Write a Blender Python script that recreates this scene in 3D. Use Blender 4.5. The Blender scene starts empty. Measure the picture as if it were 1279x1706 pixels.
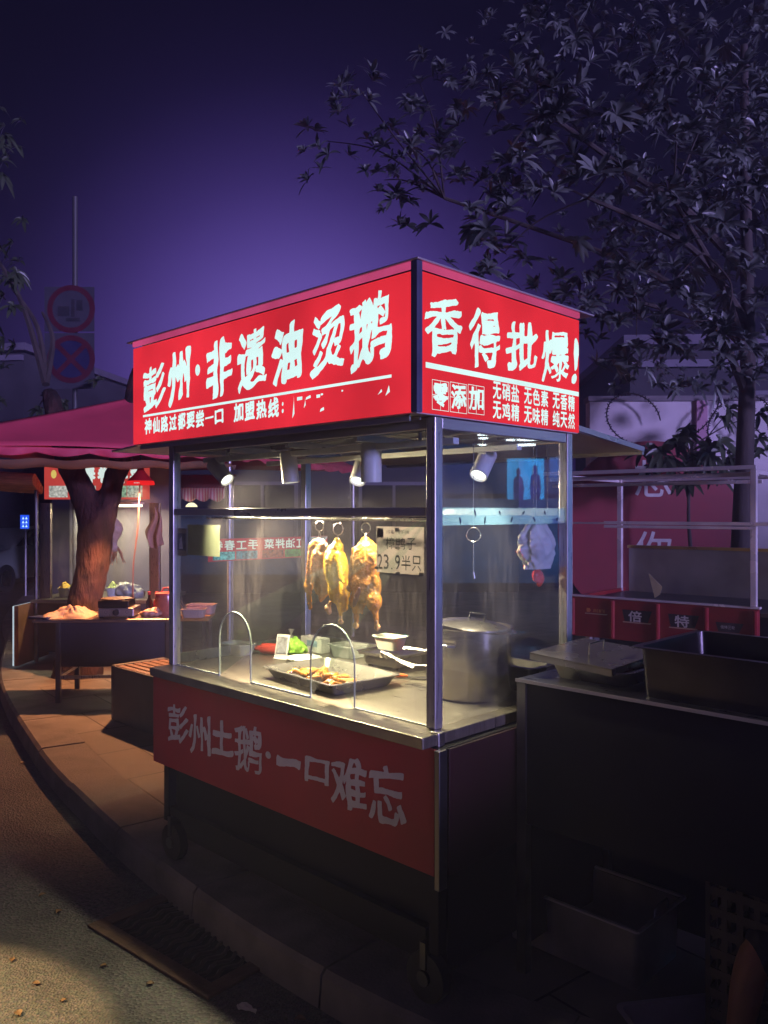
import bpy, bmesh, math, random
import numpy as np
from mathutils import Vector, Matrix, noise

# ------------------------------------------------------------------ camera, sky, lamps, exposure
SC = bpy.context.scene
COL = SC.collection
R_ = math.radians
FPX, HZ, CXP, EYE = 1360.0, 853.0, 639.5, 1.6      # focal length in photo pixels, horizon row, centre column, eye height

cd = bpy.data.cameras.new('camera')
cam = bpy.data.objects.new('camera', cd)
COL.objects.link(cam)
cam.location = (0, 0, EYE)
cam.rotation_euler = (R_(90), 0, 0)
cd.sensor_width = 36
cd.lens = 36 * FPX / 1706
cd.clip_start = .05
cd.clip_end = 400
SC.camera = cam

SC.view_settings.view_transform = 'Standard'
SC.view_settings.look = 'None'
SC.view_settings.exposure = 0
SC.view_settings.gamma = 1
SC.cycles.max_bounces = 8
SC.cycles.transparent_max_bounces = 40
SC.cycles.caustics_reflective = False
SC.cycles.caustics_refractive = False
SC.cycles.sample_clamp_indirect = 3
SC.cycles.use_denoising = True

W = bpy.data.worlds.new('World')
SC.world = W
W.use_nodes = True
nt = W.node_tree
for n in list(nt.nodes):
    nt.nodes.remove(n)
out = nt.nodes.new('ShaderNodeOutputWorld')
sky = nt.nodes.new('ShaderNodeTexSky')
sky.sky_type = 'NISHITA'
sky.sun_disc = False
sky.sun_elevation = R_(-4)
sky.sun_rotation = R_(200)
b1 = nt.nodes.new('ShaderNodeBackground')
b1.inputs['Strength'].default_value = .02
nt.links.new(sky.outputs[0], b1.inputs['Color'])
tc = nt.nodes.new('ShaderNodeTexCoord')
dot = nt.nodes.new('ShaderNodeVectorMath')
dot.operation = 'DOT_PRODUCT'
GLOW = Vector((-.10, 1, .125)).normalized()
dot.inputs[1].default_value = GLOW
nt.links.new(tc.outputs['Generated'], dot.inputs[0])
ac = nt.nodes.new('ShaderNodeMath')
ac.operation = 'ARCCOSINE'
nt.links.new(dot.outputs['Value'], ac.inputs[0])
mr = nt.nodes.new('ShaderNodeMapRange')
mr.inputs['From Max'].default_value = R_(50)
nt.links.new(ac.outputs[0], mr.inputs['Value'])
rp = nt.nodes.new('ShaderNodeValToRGB')
rp.color_ramp.interpolation = 'B_SPLINE'
for i, (p, c) in enumerate([(0, (.23, .155, .62)), (.1, (.19, .125, .54)), (.2, (.100, .060, .32)), (.3, (.032, .018, .12)), (.42, (.002, .0012, .010)), (.6, (.001, .0008, .005)), (1, (.001, .001, .004))]):
    e = rp.color_ramp.elements[i] if i < 2 else rp.color_ramp.elements.new(p)
    e.position = p
    e.color = (*c, 1)
nt.links.new(mr.outputs[0], rp.inputs['Fac'])
b2 = nt.nodes.new('ShaderNodeBackground')
b2.inputs['Strength'].default_value = 1
nt.links.new(rp.outputs[0], b2.inputs['Color'])
ad = nt.nodes.new('ShaderNodeAddShader')
nt.links.new(b1.outputs[0], ad.inputs[0])
nt.links.new(b2.outputs[0], ad.inputs[1])
nt.links.new(ad.outputs[0], out.inputs['Surface'])


def lamp(kind, name, loc, aim, energy, color, parent=None, **kw):
    d = bpy.data.lights.new(name, kind)
    d.energy = energy
    d.color = color
    for k, v in kw.items():
        setattr(d, k, v)
    o = bpy.data.objects.new(name, d)
    COL.objects.link(o)
    o.location = loc
    if aim is not None:
        o.rotation_euler = (Vector(aim) - Vector(loc)).to_track_quat('-Z', 'Y').to_euler()
    return o


# the glow of the lit shops across the street, to the right behind the photographer: one weak, wide, violet sun
lamp('SUN', 'street_glow', (4.8, -5.75, .93), (0, 0, 0), 3.2, (.49, .40, 1.0), angle=R_(6))
# the sodium street lamp at the road side: a pool on the road; an added low fill lamp on the stall's front
lamp('SPOT', 'street_lamp_light', (-6.2, 1.2, 6.0), (-2.12, 2.28, -.13), 8500, (1.0, .64, .27), spot_size=R_(15.5), spot_blend=.14, shadow_soft_size=.03)
lamp('SPOT', 'front_fill', (-5.0, -2.6, 1.9), (-.48, 3.16, .74), 125, (1.0, .66, .50), spot_size=R_(18), spot_blend=.8, shadow_soft_size=.4)

# ------------------------------------------------------------------ helpers
TH = R_(45.5)                                      # the stall stands cornerwise to the camera
C0 = Vector((.167, 2.7, 0))                        # its near corner post
AR = Vector((math.cos(TH), math.sin(TH), 0))       # stall x: away from its long front
AL = Vector((-math.sin(TH), math.cos(TH), 0))      # stall y: along its long front


def S2W(r, l, z=0):
    return C0 + AR * r + AL * l + Vector((0, 0, z))


def W2S(p):
    d = Vector(p) - C0
    return d.dot(AR), d.dot(AL), p[2]


def at(px, py, y):
    return Vector(((px - CXP) / FPX * y, y, EYE - (py - HZ) / FPX * y))


def on_z(px, py, z):
    return at(px, py, (EYE - z) * FPX / (py - HZ))


def on_plane(px, py, p0, n):
    d = Vector(((px - CXP) / FPX, 1, -(py - HZ) / FPX))
    o = Vector((0, 0, EYE))
    t = (Vector(p0) - o).dot(n) / d.dot(n)
    return o + d * t


def fr(px, py, r):                                 # photo point -> (l, z) on a plane parallel to the stall's front
    s = W2S(on_plane(px, py, S2W(r, 0), AR))
    return s[1], s[2]


def sd(px, py, l):                                 # photo point -> (r, z) on a plane parallel to the stall's side
    s = W2S(on_plane(px, py, S2W(0, l), AL))
    return s[0], s[2]


def tag(o, label=None, cat=None, group=None, kind=None):
    if label: o['label'] = label
    if cat: o['category'] = cat
    if group: o['group'] = group
    if kind: o['kind'] = kind
    return o


def thing(name, label, cat, loc=(0, 0, 0), rz=0, group=None):
    o = bpy.data.objects.new(name, None)
    COL.objects.link(o)
    o.location = loc
    o.rotation_euler = (0, 0, rz)
    o.empty_display_size = .05
    return tag(o, label, cat, group)


def copy_tree(o, parent=None):
    c = o.copy()
    COL.objects.link(c)
    if parent is not None:
        c.parent = parent
    for ch in list(o.children):
        copy_tree(ch, c)
    return c


class MB:
    def __init__(s):
        s.v, s.f = [], []

    def add(s, vs, fs):
        k = len(s.v)
        s.v += [tuple(v) for v in vs]
        s.f += [tuple(i + k for i in f) for f in fs]
        return s

    def box(s, x0, x1, y0, y1, z0, z1):
        vs = [(x, y, z) for z in (z0, z1) for y in (y0, y1) for x in (x0, x1)]
        return s.add(vs, [(0, 2, 3, 1), (4, 5, 7, 6), (0, 1, 5, 4), (2, 6, 7, 3), (0, 4, 6, 2), (1, 3, 7, 5)])

    def obox(s, c, size, m):                        # oriented box
        c, m = Vector(c), m.to_3x3()
        hx, hy, hz = (k / 2 for k in size)
        vs = [c + m @ Vector((x, y, z)) for z in (-hz, hz) for y in (-hy, hy) for x in (-hx, hx)]
        return s.add(vs, [(0, 2, 3, 1), (4, 5, 7, 6), (0, 1, 5, 4), (2, 6, 7, 3), (0, 4, 6, 2), (1, 3, 7, 5)])

    def beam(s, p, q, w, h):
        p, q = Vector(p), Vector(q)
        d = q - p
        m = d.to_track_quat('Y', 'Z').to_matrix()
        return s.obox((p + q) / 2, (w, d.length, h), m)

    def tube(s, pts, r, n=8, closed=False, flat=1.0):
        pts = [Vector(p) for p in pts]
        k = len(pts)
        rs = r if isinstance(r, (list, tuple)) else [r] * k
        vs, fs = [], []
        up = None
        for i, p in enumerate(pts):
            a = pts[(i - 1) % k] if (closed or i > 0) else p
            b = pts[(i + 1) % k] if (closed or i < k - 1) else p
            t = (b - a).normalized()
            if up is None:
                up = t.orthogonal().normalized()
            else:
                up = (up - t * up.dot(t))
                up = up.normalized() if up.length > 1e-6 else t.orthogonal().normalized()
            w = t.cross(up)
            for j in range(n):
                an = 2 * math.pi * j / n
                vs.append(p + up * (math.cos(an) * rs[i]) + w * (math.sin(an) * rs[i] * flat))
        m = k if closed else k - 1
        for i in range(m):
            for j in range(n):
                a, b = i * n + j, i * n + (j + 1) % n
                c, d = ((i + 1) % k) * n + (j + 1) % n, ((i + 1) % k) * n + j
                fs.append((a, b, c, d))
        if not closed:
            fs.append(tuple(range(n))[::-1])
            fs.append(tuple((k - 1) * n + j for j in range(n)))
        return s.add(vs, fs)

    def cyl(s, p, q, r, n=20):
        return s.tube([p, q], r, n)

    def lathe(s, prof, c=(0, 0, 0), n=32, m=None):
        c = Vector(c)
        vs, fs = [], []
        for (r, z) in prof:
            for j in range(n):
                a = 2 * math.pi * j / n
                v = Vector((r * math.cos(a), r * math.sin(a), z))
                vs.append(c + (m @ v if m else v))
        k = len(prof)
        for i in range(k - 1):
            for j in range(n):
                fs.append((i * n + j, i * n + (j + 1) % n, (i + 1) * n + (j + 1) % n, (i + 1) * n + j))
        return s.add(vs, fs)

    def grid(s, fn, nu, nv):
        vs = [fn(i / nu, j / nv) for j in range(nv + 1) for i in range(nu + 1)]
        w = nu + 1
        return s.add(vs, [(j * w + i, j * w + i + 1, (j + 1) * w + i + 1, (j + 1) * w + i) for j in range(nv) for i in range(nu)])

    def prism(s, poly, d, to3):                     # polygon in (u, v), thickness along w; to3(u, v, w)
        n = len(poly)
        vs = [to3(u, v, 0) for u, v in poly] + [to3(u, v, d) for u, v in poly]
        fs = [tuple(range(n))[::-1], tuple(range(n, 2 * n))]
        fs += [(i, (i + 1) % n, (i + 1) % n + n, i + n) for i in range(n)]
        return s.add(vs, fs)

    def tray(s, lx, ly, h, wall=.012, slope=.02, rim=.012, z=0):
        """an open tray: base lx x ly at the top rim, sloping walls, turned-out rim"""
        def ring(hx, hy, zz, rr):
            pts = []
            for (sx, sy, a0) in ((1, 1, 0), (-1, 1, 90), (-1, -1, 180), (1, -1, 270)):
                for k in range(5):
                    a = R_(a0 + k * 22.5)
                    pts.append(((hx - rr) * sx + rr * math.cos(a), (hy - rr) * sy + rr * math.sin(a), zz))
            return pts
        hx, hy = lx / 2, ly / 2
        rings = [ring(hx - slope, hy - slope, z, .02), ring(hx, hy, z + h, .025), ring(hx + rim, hy + rim, z + h, .03),
                 ring(hx + rim, hy + rim, z + h + .003, .03), ring(hx - .002, hy - .002, z + h + .003, .024), ring(hx - slope - .003, hy - slope - .003, z + .004, .02)]
        n = len(rings[0])
        vs = [p for r in rings for p in r]
        fs = [tuple(range(n))[::-1]]
        for i in range(len(rings) - 1):
            fs += [(i * n + j, i * n + (j + 1) % n, (i + 1) * n + (j + 1) % n, (i + 1) * n + j) for j in range(n)]
        fs.append(tuple((len(rings) - 1) * n + j for j in range(n)))
        return s.add(vs, fs)

    def build(s, name, mat, parent=None, smooth=False, bevel=0, angle=40):
        me = bpy.data.meshes.new(name)
        me.from_pydata(s.v, [], s.f)
        me.validate()
        bm = bmesh.new()
        bm.from_mesh(me)
        bmesh.ops.recalc_face_normals(bm, faces=bm.faces)
        bm.to_mesh(me)
        bm.free()
        me.materials.append(mat)
        o = bpy.data.objects.new(name, me)
        COL.objects.link(o)
        if parent is not None:
            o.parent = parent
        if smooth:
            for p in me.polygons:
                p.use_smooth = True
            try:
                me.set_sharp_from_angle(angle=R_(angle))
            except Exception:
                pass
        if bevel:
            b = o.modifiers.new('bevel', 'BEVEL')
            b.width = bevel
            b.segments = 2
            b.limit_method = 'ANGLE'
            b.harden_normals = False
        return o


def blob(parts, voxel, name, mat, parent=None, rough=0, seed=0, sm=4):
    """grow one continuous skin over capsules ('c', p, q, r1, r2) and ellipsoids ('e', centre, radii, euler)"""
    bm = bmesh.new()
    for p in parts:
        if p[0] == 'e':
            m = Matrix.Translation(p[1]) @ Matrix.Rotation(p[3][2], 4, 'Z') @ Matrix.Rotation(p[3][1], 4, 'Y') @ Matrix.Rotation(p[3][0], 4, 'X') @ Matrix.Diagonal((*p[2], 1))
            bmesh.ops.create_icosphere(bm, subdivisions=3, radius=1, matrix=m)
        else:
            a, b = Vector(p[1]), Vector(p[2])
            k = max(2, int((b - a).length / (min(p[3], p[4]) * .5)))
            k = min(k, 30)
            for i in range(k + 1):
                t = i / k
                bmesh.ops.create_icosphere(bm, subdivisions=2, radius=p[3] + (p[4] - p[3]) * t, matrix=Matrix.Translation(a.lerp(b, t)))
    me = bpy.data.meshes.new(name)
    bm.to_mesh(me)
    bm.free()
    o = bpy.data.objects.new(name, me)
    COL.objects.link(o)
    m = o.modifiers.new('r', 'REMESH')
    m.mode = 'VOXEL'
    m.voxel_size = voxel
    m = o.modifiers.new('s', 'SMOOTH')
    m.iterations = sm
    m.factor = .5
    dg = bpy.context.evaluated_depsgraph_get()
    me2 = bpy.data.meshes.new_from_object(o.evaluated_get(dg))
    bpy.data.objects.remove(o)
    bpy.data.meshes.remove(me)
    me2.name = name
    if rough:
        for v in me2.vertices:
            d = noise.noise(v.co * (1 / rough[1]) + Vector((seed, 0, 0)))
            v.co += v.normal * d * rough[0]
    me2.materials.clear()
    me2.materials.append(mat)
    for p in me2.polygons:
        p.use_smooth = True
    o = bpy.data.objects.new(name, me2)
    COL.objects.link(o)
    if parent is not None:
        o.parent = parent
    return o


# ------------------------------------------------------------------ lettering
_glyphs = {}


def outlines(ch):
    if ch in _glyphs:
        return _glyphs[ch]
    c = bpy.data.curves.new('t', 'FONT')
    c.body = ch
    o = bpy.data.objects.new('t', c)
    COL.objects.link(o)
    dg = bpy.context.evaluated_depsgraph_get()
    cu = o.to_curve(dg)
    polys = []
    for s in cu.splines:
        if s.type == 'BEZIER':
            n = len(s.bezier_points)
            pts = []
            for i in range(n):
                a, b = s.bezier_points[i], s.bezier_points[(i + 1) % n]
                straight = (a.handle_right - a.co).cross(b.co - a.co).length < 1e-5 and (b.handle_left - b.co).cross(b.co - a.co).length < 1e-5
                for k in range(1 if straight else 4):
                    t = k / 4
                    u = 1 - t
                    p = u ** 3 * a.co + 3 * u * u * t * a.handle_right + 3 * u * t * t * b.handle_left + t ** 3 * b.co
                    pts.append((p.x, p.y))
            polys.append(pts)
        else:
            polys.append([(p.co.x, p.co.y) for p in s.points])
    o.to_curve_clear()
    bpy.data.objects.remove(o)
    bpy.data.curves.remove(c)
    _glyphs[ch] = polys
    return polys


def vnoise(x, y, seed):
    rs = np.random.RandomState(seed).rand(64, 64)
    xi, yi = np.floor(x).astype(int), np.floor(y).astype(int)
    fx, fy = x - xi, y - yi
    fx, fy = fx * fx * (3 - 2 * fx), fy * fy * (3 - 2 * fy)
    g = lambda a, b: rs[a % 64, b % 64]
    return (g(xi, yi) * (1 - fx) + g(xi + 1, yi) * fx) * (1 - fy) + (g(xi, yi + 1) * (1 - fx) + g(xi + 1, yi + 1) * fx) * fy - .5


def glyph_mesh(ch, bold=.02, rough=0.0, skew=0.0, slant=0.0, n=110, seed=1, aniso=1.0):
    """character -> (verts2d scaled to the unit box, faces): its strokes swollen, tilted and frayed like a brush's"""
    polys = outlines(ch)
    P = np.array([p for q in polys for p in q])
    lo, hi = P.min(0) - bold - .07, P.max(0) + bold + .07
    xs, ys = np.linspace(lo[0], hi[0], n), np.linspace(lo[1], hi[1], n)
    X, Y = np.meshgrid(xs, ys)
    Xw, Yw = X, Y
    if rough:
        Xw = X + rough * 1.6 * vnoise(X * 4, Y * 4, seed) + rough * .35 * vnoise(X * 14, Y * 8, seed + 7)
        Yw = Y + rough * 1.6 * vnoise(X * 4 + 9, Y * 4, seed + 1) + rough * .35 * vnoise(X * 8, Y * 14, seed + 8)
    x, y = Xw.ravel(), Yw.ravel()
    ca, sa = math.cos(.75), math.sin(.75)             # the slant of the brush's edge
    best = np.full(x.shape, 1e9)
    wind = np.zeros(x.shape, int)
    for q in polys:
        for i in range(len(q)):
            (ax, ay), (bx, by) = q[i], q[(i + 1) % len(q)]
            dx, dy = ((bx - ax) * ca - (by - ay) * sa) * aniso, ((bx - ax) * sa + (by - ay) * ca) / aniso
            ex, ey = ((x - ax) * ca - (y - ay) * sa) * aniso, ((x - ax) * sa + (y - ay) * ca) / aniso
            L = dx * dx + dy * dy
            if L < 1e-12:
                continue
            t = np.clip((ex * dx + ey * dy) / L, 0, 1)
            d = (ex - t * dx) ** 2 + (ey - t * dy) ** 2
            best = np.minimum(best, d)
            cr = (bx - ax) * (y - ay) - (by - ay) * (x - ax)
            wind += ((ay <= y) & (by > y) & (cr > 0)).astype(int) - ((ay > y) & (by <= y) & (cr < 0)).astype(int)
    f = np.sqrt(best)
    f = np.where(wind != 0, f, -f) + bold
    if rough:
        f = f + rough * .9 * vnoise(x * 3.5, y * 3.5, seed + 3) + rough * .22 * vnoise(x * 22 + y * 6, y * 22 - x * 14, seed + 4)
    f = f.reshape(n, n)
    verts, faces, idx = [], [], {}

    def vid(key, p):
        if key not in idx:
            idx[key] = len(verts)
            verts.append(p)
        return idx[key]
    ins = f > 0
    for j in range(n - 1):
        i = 0
        while i < n - 1:
            c = (ins[j, i], ins[j, i + 1], ins[j + 1, i + 1], ins[j + 1, i])
            s = sum(c)
            if s == 0:
                i += 1
                continue
            ring = []
            cs = ((j, i), (j, i + 1), (j + 1, i + 1), (j + 1, i))
            for k in range(4):
                a, b = cs[k], cs[(k + 1) % 4]
                if c[k]:
                    ring.append(vid(a, (xs[a[1]], ys[a[0]])))
                if c[k] != c[(k + 1) % 4]:
                    fa, fb = f[a], f[b]
                    t = fa / (fa - fb)
                    e = (min(a, b), max(a, b))
                    ring.append(vid(e, (xs[a[1]] + (xs[b[1]] - xs[a[1]]) * t, ys[a[0]] + (ys[b[0]] - ys[a[0]]) * t)))
            if len(ring) > 2:
                faces.append(ring)
            i += 1
    V = np.array(verts)
    cx = V[:, 0].mean()
    V[:, 1] += skew * (V[:, 0] - cx)
    V[:, 0] += slant * V[:, 1]
    lo, hi = V.min(0), V.max(0)
    return (V - lo) / np.maximum(hi - lo, 1e-6), faces


def put_glyph(mb, ch, u0, u1, v0, v1, to3, keep=False, **kw):
    V, F = glyph_mesh(ch, **kw)
    mb.add([to3(u0 + (u1 - u0) * a, v0 + (v1 - v0) * b) for a, b in V], F)


def put_line(mb, text, u0, u1, v0, v1, to3, bold=.012, n=46, v_end=None, gap=.12, **kw):
    """a row of printed characters filling u0..u1; blanks are half a cell wide"""
    ws = [.45 if c == ' ' else (.5 if c in ':·,.-!1' else (.62 if ord(c) < 128 else 1)) for c in text]
    tot = sum(ws)
    u = u0
    for c, w in zip(text, ws):
        du = (u1 - u0) * w / tot
        if c != ' ':
            g = gap * du / w * .5
            a0, a1, b0, b1 = u + g, u + du - g, v0, v1
            h = v1 - v0
            if c in ':·':
                a0, a1 = u + du * .35, u + du * .65
                b0, b1 = (v0 + h * .15, v0 + h * .7) if c == ':' else (v0 + h * .4, v0 + h * .6)
            elif c == '一':
                b0, b1 = v0 + h * .42, v0 + h * .56
            elif c == '.':
                a0, a1, b0, b1 = u + du * .35, u + du * .65, v0, v0 + h * .14
            elif c == '-':
                b0, b1 = v0 + h * .4, v0 + h * .52
            elif c in '1!':
                a0, a1 = u + du * .2, u + du * .75
            elif c in '口工':
                b0, b1 = v0 + h * .06, v0 + h * .88
            put_glyph(mb, c, a0, a1, b0, b1, to3, bold=bold, n=n, **kw)
        u += du


# ------------------------------------------------------------------ materials
def M(name, col, rough=.5, metal=0.0, var=.18, scale=9, bump=.0, stretch=(1, 1, 1), spec=.5, rvar=.1, coat=0, bscale=None, alpha=None, emit=None, trans=0, sss=0):
    m = bpy.data.materials.new(name)
    m.use_nodes = True
    t = m.node_tree
    b = t.nodes['Principled BSDF']
    tcn = t.nodes.new('ShaderNodeTexCoord')
    mp = t.nodes.new('ShaderNodeMapping')
    mp.inputs['Scale'].default_value = stretch
    t.links.new(tcn.outputs['Object'], mp.inputs['Vector'])
    nz = t.nodes.new('ShaderNodeTexNoise')
    nz.inputs['Scale'].default_value = scale
    nz.inputs['Detail'].default_value = 6
    t.links.new(mp.outputs[0], nz.inputs['Vector'])
    cr = t.nodes.new('ShaderNodeValToRGB')
    cr.color_ramp.elements[0].position = .3
    cr.color_ramp.elements[1].position = .7
    cr.color_ramp.elements[0].color = (*[max(0, c * (1 - var)) for c in col], 1)
    cr.color_ramp.elements[1].color = (*[min(1, c * (1 + var)) for c in col], 1)
    t.links.new(nz.outputs['Fac'], cr.inputs['Fac'])
    t.links.new(cr.outputs[0], b.inputs['Base Color'])
    b.inputs['Metallic'].default_value = metal
    b.inputs['Specular IOR Level'].default_value = spec
    b.inputs['Coat Weight'].default_value = coat
    b.inputs['Transmission Weight'].default_value = trans
    if sss:
        b.inputs['Subsurface Weight'].default_value = sss
        b.inputs['Subsurface Scale'].default_value = .01
    r = t.nodes.new('ShaderNodeMapRange')
    r.inputs['To Min'].default_value = max(.02, rough - rvar)
    r.inputs['To Max'].default_value = min(1, rough + rvar)
    t.links.new(nz.outputs['Fac'], r.inputs['Value'])
    t.links.new(r.outputs[0], b.inputs['Roughness'])
    if bump:
        n2 = nz
        if bscale:
            n2 = t.nodes.new('ShaderNodeTexNoise')
            n2.inputs['Scale'].default_value = bscale
            n2.inputs['Detail'].default_value = 5
            t.links.new(mp.outputs[0], n2.inputs['Vector'])
        bp = t.nodes.new('ShaderNodeBump')
        bp.inputs['Strength'].default_value = bump
        bp.inputs['Distance'].default_value = .01
        t.links.new(n2.outputs['Fac'], bp.inputs['Height'])
        t.links.new(bp.outputs[0], b.inputs['Normal'])
    if alpha is not None:
        b.inputs['Alpha'].default_value = alpha
    if emit:
        b.inputs['Emission Color'].default_value = (*emit[0], 1)
        b.inputs['Emission Strength'].default_value = emit[1]
    return m


def E(name, col, strength, var=.0, scale=3):
    m = bpy.data.materials.new(name)
    m.use_nodes = True
    t = m.node_tree
    for n in list(t.nodes):
        t.nodes.remove(n)
    o = t.nodes.new('ShaderNodeOutputMaterial')
    e = t.nodes.new('ShaderNodeEmission')
    e.inputs['Color'].default_value = (*col, 1)
    e.inputs['Strength'].default_value = strength
    tcn = t.nodes.new('ShaderNodeTexCoord')
    nz = t.nodes.new('ShaderNodeTexNoise')
    nz.inputs['Scale'].default_value = scale
    t.links.new(tcn.outputs['Object'], nz.inputs['Vector'])
    r = t.nodes.new('ShaderNodeMapRange')
    r.inputs['From Min'].default_value = .3
    r.inputs['From Max'].default_value = .7
    r.inputs['To Min'].default_value = strength * (1 - var)
    r.inputs['To Max'].default_value = strength * (1 + var)
    t.links.new(nz.outputs['Fac'], r.inputs['Value'])
    t.links.new(r.outputs[0], e.inputs['Strength'])
    t.links.new(e.outputs[0], o.inputs['Surface'])
    return m


def GLASS(name, tint=(.93, .97, .95), smudge=.05, ior=1.5, frost=0.0, frost_col=(.6, .8, .95)):
    m = bpy.data.materials.new(name)
    m.use_nodes = True
    t = m.node_tree
    for n in list(t.nodes):
        t.nodes.remove(n)
    o = t.nodes.new('ShaderNodeOutputMaterial')
    tr = t.nodes.new('ShaderNodeBsdfTransparent')
    tr.inputs['Color'].default_value = (*tint, 1)
    gl = t.nodes.new('ShaderNodeBsdfGlossy')
    gl.inputs['Roughness'].default_value = .015
    lw = t.nodes.new('ShaderNodeLayerWeight')
    lw.inputs['Blend'].default_value = .5
    pw = t.nodes.new('ShaderNodeMath')
    pw.operation = 'POWER'
    pw.inputs[1].default_value = 5
    t.links.new(lw.outputs['Facing'], pw.inputs[0])
    frn = t.nodes.new('ShaderNodeMapRange')
    frn.inputs['To Min'].default_value = ((ior - 1) / (ior + 1)) ** 2
    t.links.new(pw.outputs[0], frn.inputs['Value'])
    mx = t.nodes.new('ShaderNodeMixShader')
    t.links.new(frn.outputs[0], mx.inputs['Fac'])
    t.links.new(tr.outputs[0], mx.inputs[1])
    t.links.new(gl.outputs[0], mx.inputs[2])
    df = t.nodes.new('ShaderNodeBsdfDiffuse')
    df.inputs['Color'].default_value = (*frost_col, 1)
    tl = t.nodes.new('ShaderNodeBsdfTranslucent')
    tl.inputs['Color'].default_value = (*frost_col, 1)
    dm = t.nodes.new('ShaderNodeMixShader')
    dm.inputs['Fac'].default_value = .5
    t.links.new(df.outputs[0], dm.inputs[1])
    t.links.new(tl.outputs[0], dm.inputs[2])
    tcn = t.nodes.new('ShaderNodeTexCoord')
    mp = t.nodes.new('ShaderNodeMapping')
    mp.inputs['Scale'].default_value = (55, 55, 5)
    t.links.new(tcn.outputs['Object'], mp.inputs['Vector'])
    nz = t.nodes.new('ShaderNodeTexNoise')
    nz.inputs['Scale'].default_value = 1
    nz.inputs['Detail'].default_value = 8
    nz.inputs['Roughness'].default_value = .7
    t.links.new(mp.outputs[0], nz.inputs['Vector'])
    n3 = t.nodes.new('ShaderNodeTexNoise')
    n3.inputs['Scale'].default_value = 3
    t.links.new(tcn.outputs['Object'], n3.inputs['Vector'])
    mu = t.nodes.new('ShaderNodeMath')
    mu.operation = 'MULTIPLY'
    t.links.new(nz.outputs['Fac'], mu.inputs[0])
    t.links.new(n3.outputs['Fac'], mu.inputs[1])
    r = t.nodes.new('ShaderNodeMapRange')
    r.inputs['From Min'].default_value = .22
    r.inputs['From Max'].default_value = .45
    r.inputs['To Min'].default_value = frost
    r.inputs['To Max'].default_value = frost + smudge
    t.links.new(mu.outputs[0], r.inputs['Value'])
    m2 = t.nodes.new('ShaderNodeMixShader')
    t.links.new(r.outputs[0], m2.inputs['Fac'])
    t.links.new(mx.outputs[0], m2.inputs[1])
    t.links.new(dm.outputs[0], m2.inputs[2])
    t.links.new(m2.outputs[0], o.inputs['Surface'])
    return m


steel = M('brushed_steel', (.50, .49, .47), .30, 1, .14, 6, .04, (2, 40, 2))
steel_post = M('steel_post', (.46, .45, .46), .30, .7, .15, 5, .03, (22, 22, 2))
steel_rail = M('steel_rail', (.46, .45, .46), .30, .7, .10, 3, .0)
steel_counter = M('steel_counter', (.37, .34, .275), .32, .85, .18, 3, .05, (40, 3, 3), rvar=.12)
dark_steel = M('dark_steel', (.16, .155, .16), .38, 1, .3, 5, .03)
black_paint = M('black_paint', (.008, .008, .008), .5, 0, .3, 6, .02, spec=.25)
black_plastic = M('black_plastic', (.02, .02, .021), .45, 0, .2, 10)
grey_paint = M('grey_lamp_paint', (.72, .70, .70), .4, 0, .06, 20)
white_plastic = M('white_plastic', (.75, .75, .72), .4, 0, .05, 10)
ceiling_m = M('ceiling_sheet', (.52, .50, .54), .34, .4, .12, 2, .03, (3, 12, 3))
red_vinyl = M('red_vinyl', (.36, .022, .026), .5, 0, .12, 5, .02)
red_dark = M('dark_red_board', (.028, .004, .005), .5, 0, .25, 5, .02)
vinyl_text = M('grey_white_vinyl', (.60, .56, .53), .5, 0, .08, 12)
sign_red = E('lit_red_film', (.86, .030, .05), .86, .22, 2.6)
sign_white = E('lit_white_film', (.70, .96, .94), 1.05, .06, 6)
sign_frame_m = M('sign_frame_paint', (.10, .10, .17), .4, .3, .2, 8)
trim_pink = M('sign_top_trim', (.55, .50, .52), .35, .4, .1, 6)
glass = GLASS('stall_glass', smudge=.05, frost=.010, frost_col=(.78, .70, .72))
glass_side = GLASS('stall_side_glass', smudge=.05, frost=.012, frost_col=(.66, .66, .80), tint=(.90, .95, .97))
glass_frost = GLASS('frosted_strip', frost=.30, smudge=.1, frost_col=(.30, .58, .80))
glass_edge = M('glass_edge', (.72, .80, .74), .25, 0, .08, 20, emit=None)
clear_plastic = GLASS('clear_plastic', smudge=.10, frost=.34, frost_col=(.8, .82, .78))
def PAPER(name, col, var=.08, scale=20):
    m = M(name, col, .7, 0, var, scale)
    t = m.node_tree
    b = t.nodes['Principled BSDF']
    tl = t.nodes.new('ShaderNodeBsdfTranslucent')
    t.links.new(b.inputs['Base Color'].links[0].from_socket, tl.inputs['Color'])
    mx = t.nodes.new('ShaderNodeMixShader')
    mx.inputs['Fac'].default_value = .5
    t.links.new(b.outputs[0], mx.inputs[1])
    t.links.new(tl.outputs[0], mx.inputs[2])
    t.links.new(mx.outputs[0], t.nodes['Material Output'].inputs['Surface'])
    return m


paper = M('paper', (.62, .60, .56), .7, 0, .08, 20, .02)
paper_dark = PAPER('translucent_paper', (.27, .235, .235))
paper_green = PAPER('pale_green_paper', (.24, .27, .19), .18, 9)
ink = M('black_ink', (.03, .028, .03), .6, 0, .1)
goose_gold = M('roast_skin_gold', (.85, .44, .015), .24, 0, .35, 26, .6, bscale=150, coat=.35, spec=.6)
goose_brown = M('roast_skin_brown', (.66, .25, .025), .24, 0, .5, 18, .6, bscale=150, coat=.35, spec=.6)
bone = M('roast_foot', (.55, .30, .11), .5, 0, .35, 60, .2)
cavity = M('roast_cavity', (.13, .035, .02), .6, 0, .3, 30)
wire_m = M('hook_wire', (.62, .61, .58), .25, 1, .1, 30)


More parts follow.
